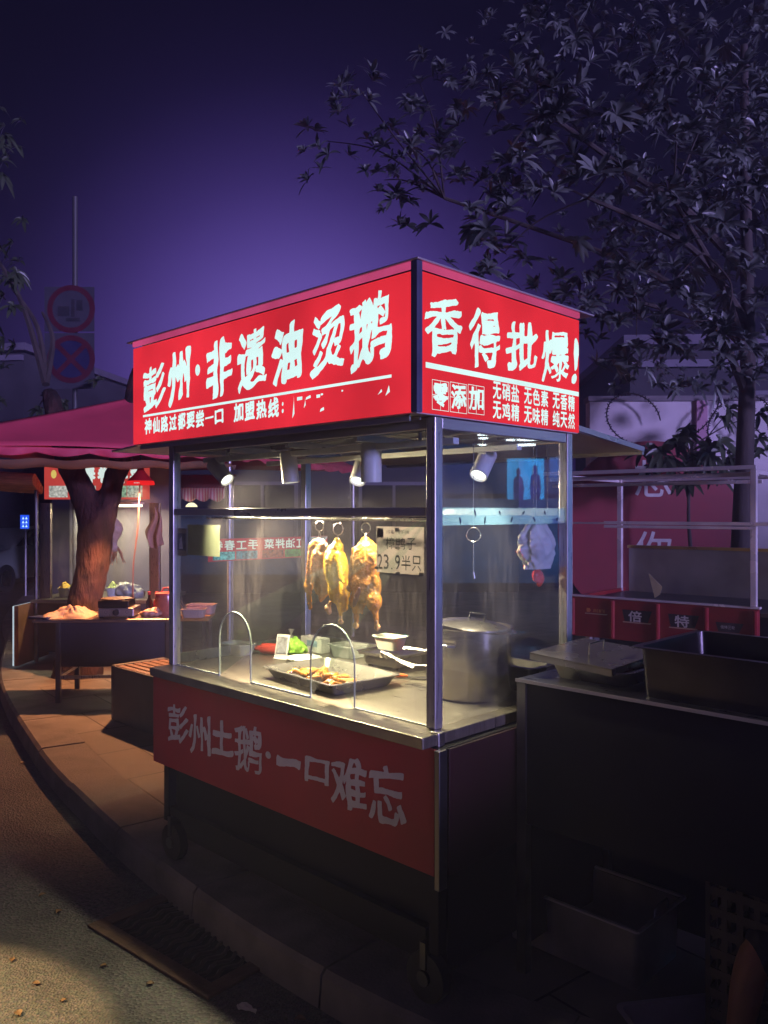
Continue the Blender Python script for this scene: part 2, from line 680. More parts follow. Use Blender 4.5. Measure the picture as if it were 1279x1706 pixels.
# ------------------------------------------------------------------ ground
def catmull(pts, n=8):
    out_ = []
    P = [Vector(p) for p in pts]
    for i in range(1, len(P) - 2):
        a, b, c, d = P[i - 1], P[i], P[i + 1], P[i + 2]
        for k in range(n):
            t = k / n
            out_.append(.5 * ((2 * b) + (c - a) * t + (2 * a - 5 * b + 4 * c - d) * t * t + (3 * b - a - 3 * c + d) * t ** 3))
    out_.append(P[-2])
    return out_


def asphalt_mat():
    m = M('asphalt', (.066, .052, .040), .75, 0, .35, 3, .5, bscale=190)
    t = m.node_tree
    vo = t.nodes.new('ShaderNodeTexVoronoi')
    vo.inputs['Scale'].default_value = 95
    tcn = t.nodes.new('ShaderNodeTexCoord')
    t.links.new(tcn.outputs['Object'], vo.inputs['Vector'])
    b = t.nodes['Principled BSDF']
    old = b.inputs['Base Color'].links[0].from_socket
    mx = t.nodes.new('ShaderNodeMix')
    mx.data_type = 'RGBA'
    mx.blend_type = 'MULTIPLY'
    mx.inputs['Factor'].default_value = .75
    t.links.new(old, mx.inputs['A'])
    t.links.new(vo.outputs['Color'], mx.inputs['B'])
    hs = t.nodes.new('ShaderNodeHueSaturation')
    hs.inputs['Saturation'].default_value = .25
    hs.inputs['Value'].default_value = 1.7
    t.links.new(mx.outputs['Result'], hs.inputs['Color'])
    t.links.new(hs.outputs[0], b.inputs['Base Color'])
    bp = [n for n in t.nodes if n.type == 'BUMP'][0]
    bp.inputs['Strength'].default_value = .8
    t.links.new(vo.outputs['Distance'], bp.inputs['Height'])
    return m


def paving_mat():
    m = M('paving_slabs', (.20, .175, .155), .7, 0, .3, 2.5, .0)
    t = m.node_tree
    b = t.nodes['Principled BSDF']
    tcn = t.nodes.new('ShaderNodeTexCoord')
    mp = t.nodes.new('ShaderNodeMapping')
    mp.inputs['Rotation'].default_value = (0, 0, R_(-38))
    t.links.new(tcn.outputs['Object'], mp.inputs['Vector'])
    br = t.nodes.new('ShaderNodeTexBrick')
    br.inputs['Scale'].default_value = 1
    br.inputs['Brick Width'].default_value = .6
    br.inputs['Row Height'].default_value = .6
    br.inputs['Mortar Size'].default_value = .006
    br.inputs['Color1'].default_value = (1, 1, 1, 1)
    br.inputs['Color2'].default_value = (.78, .76, .74, 1)
    br.inputs['Mortar'].default_value = (.12, .11, .1, 1)
    t.links.new(mp.outputs[0], br.inputs['Vector'])
    old = b.inputs['Base Color'].links[0].from_socket
    mx = t.nodes.new('ShaderNodeMix')
    mx.data_type = 'RGBA'
    mx.blend_type = 'MULTIPLY'
    mx.inputs['Factor'].default_value = 1
    t.links.new(old, mx.inputs['A'])
    t.links.new(br.outputs['Color'], mx.inputs['B'])
    t.links.new(mx.outputs['Result'], b.inputs['Base Color'])
    bp = t.nodes.new('ShaderNodeBump')
    bp.inputs['Strength'].default_value = .6
    bp.inputs['Distance'].default_value = .006
    t.links.new(br.outputs['Fac'], bp.inputs['Height'])
    bp.invert = True
    n2 = t.nodes.new('ShaderNodeTexNoise')
    n2.inputs['Scale'].default_value = 60
    t.links.new(tcn.outputs['Object'], n2.inputs['Vector'])
    bp2 = t.nodes.new('ShaderNodeBump')
    bp2.inputs['Strength'].default_value = .25
    bp2.inputs['Distance'].default_value = .004
    t.links.new(n2.outputs['Fac'], bp2.inputs['Height'])
    t.links.new(bp.outputs[0], bp2.inputs['Normal'])
    t.links.new(bp2.outputs[0], b.inputs['Normal'])
    return m


ROADZ = -.13
mb = MB()
mb.grid(lambda u, v: (-120 + 240 * u, -60 + 260 * v, ROADZ), 12, 12)
tag(mb.build('road', asphalt_mat()), kind='structure')
kerb_pts = [(-13, 34, 0), (-9, 22, 0), (-6.2, 13.5, 0), (-4.86, 10.5, 0), (-3.7, 7.86, 0), (-2.4, 5.62, 0), (-1.61, 4.47, 0), (-1.02, 3.71, 0), (-.38, 3.0, 0), (.3, 2.44, 0), (1.2, 2.0, 0), (3, 1.65, 0), (8, 1.4, 0), (30, 1.2, 0), (60, 1.0, 0)]
ko = catmull(kerb_pts, 8)
ki = []
for i, p in enumerate(ko):
    t = (ko[min(i + 1, len(ko) - 1)] - ko[max(i - 1, 0)]).normalized()
    nrm = Vector((-t.y, t.x, 0))
    ki.append(p + nrm * .30)
mb = MB()
n = len(ko)


def along(pts, step):
    out_, acc = [], 0.0
    for a_, b_ in zip(pts[:-1], pts[1:]):
        L = (b_ - a_).length
        d_ = acc
        while d_ < L:
            out_.append((a_.lerp(b_, d_ / L), (b_ - a_).normalized()))
            d_ += step
        acc = d_ - L
    return out_


fine = [q for q in along(ko, .05) if q[0].x < 12 and q[0].y < 24]
rnd = random.Random(3)
for i0 in range(0, len(fine) - 18, 17):
    seg = fine[i0:i0 + 17]
    dz, vs = rnd.uniform(-.004, .004), []
    for k, (p, t) in enumerate(seg):
        o_ = p + t * (.005 if k == 0 else (.045 if k == 16 else 0))
        nr = Vector((-t.y, t.x, 0))
        vs += [o_ + nr * .298 + Vector((0, 0, -.12)), o_ + nr * .298 + Vector((0, 0, .004 + dz)), o_ + nr * .02 + Vector((0, 0, .004 + dz)), o_ + Vector((0, 0, -.016 + dz)), o_ - nr * .012 + Vector((0, 0, ROADZ - .02))]
    m_ = len(seg)
    mb.add(vs, [(i * 5 + k, i * 5 + k + 1, (i + 1) * 5 + k + 1, (i + 1) * 5 + k) for i in range(m_ - 1) for k in range(4)] + [(0, 1, 2, 3, 4), tuple((m_ - 1) * 5 + k for k in range(5))[::-1]])
tag(mb.build('kerb', M('kerb_stone', (.19, .165, .15), .75, 0, .3, 5, .3, bscale=70), smooth=True, angle=35), kind='structure')
mb = MB()
vs = []
for o_, i_ in zip(ko, ki):
    t = (o_ - i_).normalized()
    vs += [i_ + Vector((0, 0, -.012)), o_ - t * .035 + Vector((0, 0, -.012)), o_ - t * .03 + Vector((0, 0, ROADZ - .03))]
mb.add(vs, [(i * 3 + k, i * 3 + k + 1, (i + 1) * 3 + k + 1, (i + 1) * 3 + k) for i in range(n - 1) for k in range(2)])
tag(mb.build('kerb_bed', M('kerb_joint', (.05, .045, .04), .9)), kind='structure')
mb = MB()
far = [Vector((p.x * .3 + 10 + i * .6, 90, 0)) for i, p in enumerate(ki)]
vs = [p for p in ki] + [Vector((-30 + 110 * i / (n - 1), 110, 0)) for i in range(n)]
mb.add(vs, [(i, i + 1, n + i + 1, n + i) for i in range(n - 1)])
tag(mb.build('pavement', paving_mat()), kind='structure')

# ------------------------------------------------------------------ the goose stall
stall = thing('food_stall', 'large steel and glass roast goose stall with a lit red sign box on top', 'food stall', C0, TH)
ZC, ZR, ZT = .885, 1.915, 2.375
RF, SF, SL, SB = -.12, -.03, 1.78, .852              # sign box: front, side, left, back


def front3(r):
    return lambda u, v: (r, -u, v)                    # u runs to the right as one faces the front


def side3(l):
    return lambda u, v: (u, l, v)


# frame
for (r, l) in ((0, 0), (0, 1.61), (.80, 0), (.80, 1.61)):
    MB().box(r - .02, r + .02, l - .02, l + .02, ZC, ZR - .001).build('post', steel_post, stall, bevel=.004)
mb = MB()
mb.box(-.018, .018, .021, 1.589, 1.585, 1.615).box(.782, .818, .021, 1.589, 1.585, 1.615)
mb.box(.021, .779, 1.592, 1.628, 1.587, 1.613)
mb.box(-.016, .016, .021, 1.589, 1.875, ZR - .002).box(.784, .816, .021, 1.589, 1.875, ZR - .002)
mb.box(.021, .779, -.016, .016, 1.875, ZR - .002).box(.021, .779, 1.594, 1.626, 1.875, ZR - .002)
mb.build('rail', steel_rail, stall, bevel=.003)
# counter
mb = MB()
mb.box(-.12, .83, -.055, 1.63, ZC - .038, ZC)
mb.build('counter_top', steel_counter, stall, bevel=.004)
# cabinet
mb = MB()
mb.box(-.065, .80, -.085, 1.655, .45, ZC - .04)
mb.build('cabinet', black_paint, stall, bevel=.004)
mb = MB().box(-.082, -.067, -.07, 1.663, .44, ZC - .042)
fpanel = mb.build('front_panel', red_vinyl, stall, bevel=.002)
mb = MB().box(-.085, -.045, -.094, -.072, .40, ZC - .042)
mb.build('corner_strip', dark_steel, stall, bevel=.003)
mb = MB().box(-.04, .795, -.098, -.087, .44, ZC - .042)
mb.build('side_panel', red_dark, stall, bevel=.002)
mb = MB()
for (r, l) in ((-.03, -.04), (-.03, 1.6), (.75, -.04), (.75, 1.6)):
    mb.box(r - .02, r + .02, l - .02, l + .02, .17, .449)
mb.box(-.01, .73, -.055, -.025, .2, .24).box(-.01, .73, 1.585, 1.615, .2, .24)
mb.box(-.045, -.015, 0, 1.58, .2, .24).box(.735, .765, 0, 1.58, .2, .24)
mb.build('under_frame', black_paint, stall)
MB().box(-.005, .74, -.06, 1.63, .10, .448).build('under_stall_dark', black_paint, stall)  # black block added for the dark under the stall
for (r, l) in ((-.03, .0), (-.03, 1.56), (.75, .0), (.75, 1.56)):
    w = MB().cyl((r - .02, l, .08), (r + .02, l, .08), .08, 24).build('wheel', black_plastic, stall, smooth=True)
    MB().box(r - .03, r + .03, l - .012, l + .012, .11, .198).cyl((r - .032, l, .08), (r + .032, l, .08), .025, 12).build('fork', dark_steel, w)
# roof sheet, soffit battens
mb = MB()
mb.box(RF + .004, SB - .004, SF + .004, SL - .004, ZR, ZR + .010)
mb.build('roof_sheet', ceiling_m, stall)
mb = MB()
for r in (.12, .30, .48, .66):
    mb.box(r - .012, r + .012, .02, 1.59, ZR - .03, ZR - .002)
for l in (.4, .8, 1.2):
    mb.box(.018, .78, l - .01, l + .01, ZR - .055, ZR - .031)
mb.build('roof_batten', steel_rail, stall)
mb = MB()
mb.box(-.10, -.095, .02, 1.75, ZR - .02, ZR - .001).box(-.05, -.045, .02, 1.75, ZR - .012, ZR - .001)
mb.build('soffit_rib', steel_rail, stall)
# awnings
mb = MB()
mb.add([(.83, 0, 1.932), (1.435, 0, 1.877), (1.435, 1.62, 1.877), (.83, 1.62, 1.932), (.83, 0, 1.940), (1.435, 0, 1.885), (1.435, 1.62, 1.885), (.83, 1.62, 1.940)],
       [(0, 3, 2, 1), (4, 5, 6, 7), (0, 1, 5, 4), (1, 2, 6, 5), (2, 3, 7, 6), (3, 0, 4, 7)])
aw = mb.build('rear_awning', ceiling_m, stall)
mb = MB().box(1.436, 1.452, -.005, 1.625, 1.862, 1.888)
mb.beam((.84, -.008, 1.945), (1.44, -.008, 1.886), .012, .022)
mb.build('edge_trim', steel_rail, aw)
mb = MB()
mb.add([(-.05, 1.785, 1.925), (.8, 1.785, 1.925), (.8, 2.13, 1.905), (-.05, 2.13, 1.905), (-.05, 1.785, 1.933), (.8, 1.785, 1.933), (.8, 2.13, 1.913), (-.05, 2.13, 1.913)],
       [(0, 1, 2, 3), (4, 7, 6, 5), (0, 4, 5, 1), (1, 5, 6, 2), (2, 6, 7, 3), (3, 7, 4, 0)])
mb.build('end_awning', ceiling_m, stall)
# sign box
mb = MB()
mb.box(RF + .012, SB, SF + .012, SL, ZR + .012, ZT - .002)
mb.build('sign_box', sign_frame_m, stall)
mb = MB()
mb.box(RF - .004, RF + .011, SF - .004, SF + .022, ZR + .004, ZT + .026)      # near corner strip
mb.box(RF + .012, RF + .022, SF - .004, SF + .011, ZR + .004, ZT + .026)
mb.build('sign_corner', sign_frame_m, stall)
mb = MB()
mb.box(RF - .008, SB + .10, SF - .012, SL + .05, ZT + .027, ZT + .034)
mb.build('sign_cap', trim_pink, stall, bevel=.003)
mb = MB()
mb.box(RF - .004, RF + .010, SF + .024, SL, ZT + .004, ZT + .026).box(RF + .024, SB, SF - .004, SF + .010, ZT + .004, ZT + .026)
mb.build('sign_top_rail', E('rail_sign_glow', (.62, .07, .20), .85, .2, 4), stall, bevel=.002)  # sign light caught by the rail, put in as its own glow
fs_ = MB().box(RF - .001, RF + .011, SF + .023, SL - .003, ZR + .004, ZT - .005).build('front_sign', sign_red, stall)
ss_ = MB().box(RF + .023, SB - .003, SF - .001, SF + .011, ZR + .004, ZT - .005).build('side_sign', sign_red, stall)
RT = RF - .004


def fbox(x0, x1, y0, y1, r):                          # photo box -> (u0, u1, v0, v1) on the front plane
    xm, ym = (x0 + x1) / 2, (y0 + y1) / 2
    return -fr(x0, ym, r)[0], -fr(x1, ym, r)[0], fr(xm, y1, r)[1], fr(xm, y0, r)[1]


def sbox(x0, x1, y0, y1, l):
    xm, ym = (x0 + x1) / 2, (y0 + y1) / 2
    return sd(x0, ym, l)[0], sd(x1, ym, l)[0], sd(xm, y1, l)[1], sd(xm, y0, l)[1]


BR = dict(rough=.05, skew=.14, n=120, aniso=1.35)
mb = MB()
for k, (c, x0, x1, y0, y1, bo) in enumerate([('彭', 238, 276, 607, 685, .030), ('州', 279, 318, 580, 677, .040), ('非', 343, 387, 562, 664, .036), ('遗', 395, 444, 548, 653, .030),
                                            ('油', 452, 505, 535, 641, .036), ('烫', 516, 574, 511, 628, .028), ('鹅', 582, 653, 487, 618, .026)]):
    put_glyph(mb, c, *fbox(x0, x1, y0, y1, RT), front3(RT), bold=bo * .88, seed=20 + k, **BR)
u0, u1, v0, v1 = fbox(325, 333, 607, 626, RT)
mb.add([(RT, -((u0 + u1) / 2 + (u1 - u0) / 2 * math.cos(a)), (v0 + v1) / 2 + (v1 - v0) / 2 * math.sin(a)) for a in [k * math.pi / 8 for k in range(16)]], [tuple(range(16))])
la, lb = fr(238, 693, RT), fr(652, 627, RT)
zl = (la[1] + lb[1]) / 2
mb.add([(RT, la[0], zl - .005), (RT, lb[0], zl - .005), (RT, lb[0], zl + .005), (RT, la[0], zl + .005)], [(0, 1, 2, 3)])
a, b = fr(240, 710, RT), fr(373, 693, RT)
zm = (a[1] + b[1]) / 2
put_line(mb, '神仙路过都要尝一口', -a[0], -b[0], zm - .037, zm + .037, front3(RT), bold=.035, rough=.025, skew=.06, n=56)
a, b = fr(388, 692, RT), fr(476, 680, RT)
put_line(mb, '加盟热线:', -a[0], -b[0], zm - .035, zm + .041, front3(RT), bold=.035, rough=.025, skew=.06, n=56)
# what is left of the rubbed-out phone number
for (px, py, w, h, sl) in ((488, 680, .010, .075, .01), (499, 664, .03, .013, .0), (507, 673, .009, .03, .008), (513, 663, .028, .011, .004), (530, 660, .02, .012, 0), (536, 683, .022, .012, .004), (536, 657, .012, .007, 0), (632, 655, .02, .010, .008), (645, 653, .018, .024, .01), (570, 651, .008, .006, 0)):
    l, z = fr(px, py, RT)
    mb.add([(RT, l + w / 2, z - h / 2), (RT, l - w / 2 - sl * .3, z - h * .42 + sl), (RT, l - w / 2 + sl * .2, z + h / 2 + sl), (RT, l + w / 2 - sl, z + h / 2 - sl * .5)], [(0, 1, 2, 3)])
mb.build('lettering', sign_white, fs_)

LT = SF - .004
mb = MB()
for k, (c, x0, x1, y0, y1, bo) in enumerate([('香', 707, 770, 492, 598, .026), ('得', 781, 833, 514, 616, .020), ('批', 842, 896, 533, 622, .024), ('爆', 902, 948, 549, 640, .016)]):
    put_glyph(mb, c, *sbox(x0, x1, y0, y1, LT), side3(LT), bold=bo * 1.0, seed=40 + k, rough=.05, skew=.16, n=120, aniso=1.4)
put_glyph(mb, '!', *sbox(952, 964, 563, 640, LT), side3(LT), bold=.03, seed=51, rough=.05, slant=.12, n=60)
la, lb = sd(709, 610, LT), sd(964, 655, LT)
zl = (la[1] + lb[1]) / 2
mb.add([(la[0], LT, zl - .009), (lb[0], LT, zl - .009), (lb[0], LT, zl + .009), (la[0], LT, zl + .009)], [(0, 1, 2, 3)])
for k, (c, x0, x1, y0, y1) in enumerate([('零', 720, 748, 634, 684), ('添', 750, 778, 638, 688), ('加', 780, 807, 642, 690)]):
    u0, u1, v0, v1 = sbox(x0, x1, y0, y1, LT)
    put_glyph(mb, c, u0 + .004, u1 - .004, v0 + .012, v1 - .006, side3(LT), bold=.028, rough=.03, skew=.06, n=70, seed=60 + k)
    l2 = LT + .001
    t = .0009
    for (p0, p1, q0, q1) in ((u0, u1, v0, v0 + 2 * t), (u0, u1, v1 - 2 * t, v1), (u0, u0 + 2 * t, v0, v1), (u1 - 2 * t, u1, v0, v1), (u0, u1, (v0 + v1) / 2 - t, (v0 + v1) / 2 + t), ((u0 + u1) / 2 - t, (u0 + u1) / 2 + t, v0, v1)):
        mb.add([(p0, l2, q0), (p1, l2, q0), (p1, l2, q1), (p0, l2, q1)], [(0, 1, 2, 3)])
a, b = sd(820, 655, LT), sd(958, 672, LT)
zz = sd(888, 661, LT)[1]
put_line(mb, '无硝盐 无色素 无香精', a[0], b[0], zz - .031, zz + .031, side3(LT), bold=.022, n=64)
zz = sd(888, 692, LT)[1]
put_line(mb, '无鸡精 无味精 纯天然', a[0], b[0], zz - .031, zz + .031, side3(LT), bold=.022, n=64)
mb.build('lettering', sign_white, ss_)

# front panel lettering
RP = -.0845
mb = MB()
for k, (c, x0, x1, y0, y1, bo) in enumerate([('彭', 279, 314, 1173, 1240, .018), ('州', 314, 351, 1188, 1260, .020), ('土', 352, 389, 1200, 1262, .032), ('鹅', 390, 436, 1207, 1290, .014),
                                            ('一', 460, 501, 1261, 1282, .03), ('口', 507, 549, 1262, 1308, .030), ('难', 551, 611, 1259, 1350, .018), ('忘', 614, 677, 1276, 1376, .020)]):
    put_glyph(mb, c, *fbox(x0, x1, y0, y1, RP), front3(RP), bold=bo, seed=80 + k, rough=.035, skew=.10 if c not in '一' else .05, n=110, aniso=1.35)
u0, u1, v0, v1 = fbox(442, 451, 1252, 1264, RP)
mb.add([(RP, -((u0 + u1) / 2 + (u1 - u0) / 2 * math.cos(a)), (v0 + v1) / 2 + (v1 - v0) / 2 * math.sin(a)) for a in [k * math.pi / 8 for k in range(16)]], [tuple(range(16))])
mb.build('lettering', vinyl_text, fpanel)

# glass
def arch(l0, l1, z0, ztop, n=14):
    c, w = (l0 + l1) / 2, (l1 - l0) / 2
    zs = ztop - w * 1.05
    return [(l0, z0)] + [(c - w * math.cos(math.pi * k / n), zs + w * 1.05 * math.sin(math.pi * k / n)) for k in range(n + 1)] + [(l1, z0)]


A1 = arch(1.015, 1.243, ZC + .002, 1.172)
A2 = arch(.384, .629, ZC + .002, 1.178)
poly = [(.021, ZC + .002)] + A2 + A1 + [(1.589, ZC + .002), (1.589, 1.584), (.021, 1.584)]
mb = MB()
bm = bmesh.new()
vsb = [bm.verts.new((-.003, l, z)) for l, z in poly]
bmesh.ops.triangulate(bm, faces=[bm.faces.new(vsb)])
tri = [tuple(v.index for v in f.verts) for f in (bm.verts.index_update() or bm.faces)]
bm.free()
k = len(poly)
mb.add([(-.003, l, z) for l, z in poly] + [(.003, l, z) for l, z in poly], tri + [tuple(i + k for i in f[::-1]) for f in tri] + [(i, (i + 1) % k, (i + 1) % k + k, i + k) for i in range(k)])
g = mb.build('front_glass', glass, stall)
mb = MB()
for A in (A1, A2):
    mb.tube([(0, l, z) for l, z in A], .0035, 6)
mb.box(-.004, .004, .629, 1.015, ZC + .0005, ZC + .006).box(-.004, .004, 1.243, 1.588, ZC + .0005, ZC + .006).box(-.004, .004, .022, .384, ZC + .0005, ZC + .004)
mb.build('glass_edge', glass_edge, g)
MB().box(-.003, .003, .021, 1.589, 1.616, 1.874).build('front_glass', glass, stall)
MB().box(.021, .779, -.003, .003, ZC + .002, 1.874).build('side_glass', glass_side, stall)
MB().box(.021, .779, 1.607, 1.613, ZC + .002, 1.586).build('end_glass', glass, stall)
MB().box(.021, .779, -.0085, -.0045, 1.555, 1.615).build('frosted_strip', glass_frost, stall)
rnd = random.Random(5)
mark_m = M('strip_mark', (.03, .05, .09), .6)
for k in range(9):
    r = .12 + .075 * k + rnd.uniform(-.01, .01)
    z = 1.585 + (.012 if k % 2 else -.014)
    a = rnd.uniform(-.9, .9)
    s_ = rnd.uniform(.010, .016)
    ca, sa = math.cos(a), math.sin(a)
    MB().add([(r + x * ca - y * sa, -.0095, z + x * sa + y * ca) for x, y in ((-.004, -s_), (.005, -s_ * .3), (.003, s_), (-.005, s_ * .4))], [(0, 1, 2, 3)]).build('leaf_print', mark_m, stall)
# back low splash rail and corner cap
mb = MB().box(.81, .825, .0, 1.6, ZC + .001, ZC + .06).box(.03, .78, 1.622, 1.629, ZC + .001, ZC + .05)
mb.build('splash_rail', steel, stall, bevel=.002)
mb = MB().box(-.05, -.015, -.06, -.022, ZC - .06, ZC + .004)
mb.build('corner_cap', steel, stall, bevel=.006)
# the rail that carries the hooks
mb = MB().cyl((.16, .025, 1.572), (.16, 1.585, 1.572), .006, 8)
mb.build('hook_rail', wire_m, stall)
# track for the spotlights
mb = MB().box(.135, .165, .03, 1.58, 1.835, 1.858)
for l in (.2, .8, 1.4):
    mb.box(.145, .155, l - .005, l + .005, 1.858, 1.913)
mb.box(.51, .54, .03, 1.58, 1.835, 1.858)
for l in (.2, .8, 1.4):
    mb.box(.52, .53, l - .005, l + .005, 1.858, 1.913)
mb.build('light_track', white_plastic, stall, bevel=.002)


# ------------------------------------------------------------------ spotlights on the track
lens_on = E('lamp_lens', (1.0, .93, .78), 3)


def spotlight(base, head, label, power, aim=None, rad=.036, ln=.13, size=80):
    """base: point under the track (stall coords), head: direction the lamp looks"""
    root = thing('track_spotlight', label, 'spotlight', S2W(*base), TH, 'spotlights on the track under the stall roof')
    d = Vector(head).normalized()
    q = d.to_track_quat('Z', 'Y').to_matrix()
    c = Vector((0, 0, -.045))
    prof = [(.0, -ln * .5), (rad * .9, -ln * .5), (rad, -ln * .5 + .006), (rad, ln * .5), (rad - .004, ln * .5), (rad - .006, ln * .5 - .012), (0, ln * .5 - .012)]
    MB().lathe(prof, c, 28, q).build('lamp_body', grey_paint, root, smooth=True)
    e_ = c + d * (ln * .5 - .008)
    MB().lathe([(0, 0), (rad - .008, 0), (rad - .008, -.004), (0, -.004)], e_, 20, q).build('lamp_lens', lens_on, root)
    MB().box(-.012, .012, -.02, .02, -.012, .0).beam((0, 0, -.01), c - d * ln * .15, .008, .016).build('bracket', white_plastic, root)
    w = S2W(*base) + Matrix.Rotation(TH, 3, 'Z') @ (c + d * (ln * .5 + .005))
    a = S2W(*aim) if aim else w + Matrix.Rotation(TH, 3, 'Z') @ d
    lamp('SPOT', 'spotlight_beam', w, a, power, (1.0, .79, .50), spot_size=R_(size), spot_blend=.7, shadow_soft_size=.03)
    return root


spotlight((.15, 1.46, 1.834), (.10, -.75, -.62), 'grey tube spotlight tilted rightwards at the far left end of the front track', 190, size=115)
spotlight((.15, .945, 1.834), (.05, -.10, -1), 'grey tube spotlight pointing almost straight down over the middle of the counter', 150, size=120)
spotlight((.15, .45, 1.834), (.03, .02, -1), 'thick grey tube spotlight pointing straight down just above the hanging geese', 85, rad=.04, ln=.15)
spotlight((.525, .90, 1.834), (-.55, -.25, -.8), 'spotlight behind the thick one with its glowing lens turned to the viewer', 125, size=100)
spotlight((.525, .20, 1.834), (-.66, -.10, -.75), 'grey tube spotlight slanting down leftwards behind the side glass', 72, size=100)


# ------------------------------------------------------------------ roast geese and hooks
def ring_pts(c, r, ax, n=20):
    u = Vector(ax).normalized()
    w = Vector((0, 0, 1))
    return [Vector(c) + u * (r * math.cos(2 * math.pi * k / n)) + w * (r * math.sin(2 * math.pi * k / n)) for k in range(n)]


def hook(root, zrail, legs, ringr=.021):
    """a wire ring on the rail with two legs down into the meat; local x runs along the rail"""
    mb = MB()
    zc = zrail - ringr - .004
    mb.tube(ring_pts((0, 0, zc), ringr, (1, .25, 0)), .0016, 6, closed=True)
    for q in legs:
        mb.tube([(0, 0, zc - ringr), Vector(q)], .0015, 6)
    return mb.build('hook', wire_m, root, smooth=True)


def goose_root(px, r, label):
    l = fr(px, 880, r)[0]
    p = S2W(r, l, 0)
    return thing('roast_goose', label, 'roast goose', p, TH - R_(90), 'roast geese hanging from the hook rail'), l


# local x: to the right as seen (towards the near post), y: into the stall
# goose with neck down, turned sideways
k_ = 1.0
g1, _ = goose_root(532, .175, 'leftmost brown roast goose with its long neck hanging beside the body')
hook(g1, 1.568, [(-.012, 0, 1.478), (.028, 0, 1.455)])
blob([('e', (.012, .0, 1.385), (.042, .05, .095), (0, R_(4), 0)), ('e', (.02, .0, 1.315), (.036, .045, .07), (0, R_(-6), 0)), ('e', (-.006, 0, 1.465), (.032, .035, .028), (0, .3, 0)),
      ('c', (.02, 0, 1.27), (.012, 0, 1.235), .022, .008),
      ('c', (-.025, -.015, 1.455), (-.040, -.018, 1.36), .020, .017), ('c', (-.040, -.018, 1.36), (-.046, -.02, 1.315), .016, .014), ('e', (-.047, -.02, 1.29), (.019, .02, .028), (0, 0, 0)),
      ('c', (-.047, -.02, 1.28), (-.036, -.02, 1.20), .014, .008), ('c', (.045, -.02, 1.42), (.05, -.03, 1.36), .016, .012)],
     .0042, 'body', goose_brown, g1, (.0035, .012), 1)
g2, _ = goose_root(563, .155, 'middle yellow-gold roast goose hanging between the two brown ones')
hook(g2, 1.560, [(-.002, 0, 1.475)], .024)
blob([('e', (-.012, 0, 1.375), (.050, .05, .100), (0, R_(-8), 0)), ('e', (.006, 0, 1.29), (.042, .048, .065), (0, R_(-10), 0)), ('c', (-.004, 0, 1.455), (-.006, 0, 1.485), .028, .013),
      ('c', (.028, -.025, 1.43), (.052, -.035, 1.34), .017, .011), ('c', (.052, -.035, 1.34), (.066, -.03, 1.325), .010, .008),
      ('c', (.034, 0, 1.27), (.042, 0, 1.215), .021, .012), ('c', (.020, -.01, 1.255), (.028, -.012, 1.19), .020, .009)],
     .0042, 'body', goose_gold, g2, (.003, .012), 2)
blob([('c', (.027, -.012, 1.20), (.030, -.012, 1.17), .0075, .007), ('e', (.031, -.014, 1.165), (.012, .012, .010), (0, 0, 0)), ('e', (-.028, -.03, 1.215), (.016, .012, .014), (0, 0, 0)), ('e', (-.018, -.03, 1.203), (.010, .01, .012), (0, 0, 0)), ('c', (-.02, -.025, 1.24), (-.026, -.03, 1.218), .008, .007)],
     .003, 'foot', bone, g2, (.002, .01), 2)
g3, _ = goose_root(609, .165, 'rightmost plump brown roast goose with both legs spread and an opened belly')
hook(g3, 1.562, [(-.030, -.03, 1.44), (.036, -.03, 1.452)])
blob([('e', (.004, 0, 1.40), (.056, .055, .098), (0, 0, 0)), ('e', (.006, -.004, 1.315), (.062, .058, .07), (0, R_(-6), 0)), ('c', (0, 0, 1.46), (0, 0, 1.492), .034, .016),
      ('e', (.052, -.012, 1.265), (.032, .034, .05), (0, R_(-18), 0)), ('e', (-.030, -.012, 1.255), (.032, .034, .052), (0, R_(8), 0)),
      ('c', (.062, -.014, 1.24), (.076, -.014, 1.175), .016, .008), ('c', (-.034, -.014, 1.23), (-.038, -.014, 1.168), .016, .008),
      ('c', (-.046, -.01, 1.45), (-.062, -.02, 1.36), .017, .011), ('c', (-.062, -.02, 1.36), (-.058, -.03, 1.31), .011, .008), ('c', (.052, -.01, 1.43), (.062, -.02, 1.33), .015, .010), ('c', (-.008, -.02, 1.24), (0, -.02, 1.21), .014, .006)],
     .0044, 'body', goose_brown, g3, (.0035, .012), 3)
for (x, y, z, x2, z2) in ((.079, -.016, 1.163, .075, 1.185), (-.039, -.016, 1.158, -.037, 1.18), (-.060, -.03, 1.302, -.060, 1.315)):
    blob([('e', (x, y, z), (.015, .012, .013), (0, .4, 0)), ('c', (x2, y, z2), (x, y, z), .008, .009), ('e', (x + .008, y - .006, z - .006), (.006, .006, .009), (0, 0, 0))], .003, 'foot', bone, g3, (.002, .01), 3)
blob([('e', (.012, -.060, 1.275), (.011, .010, .045), (0, R_(24), 0))], .003, 'belly_opening', cavity, g3, (.002, .01), 4)

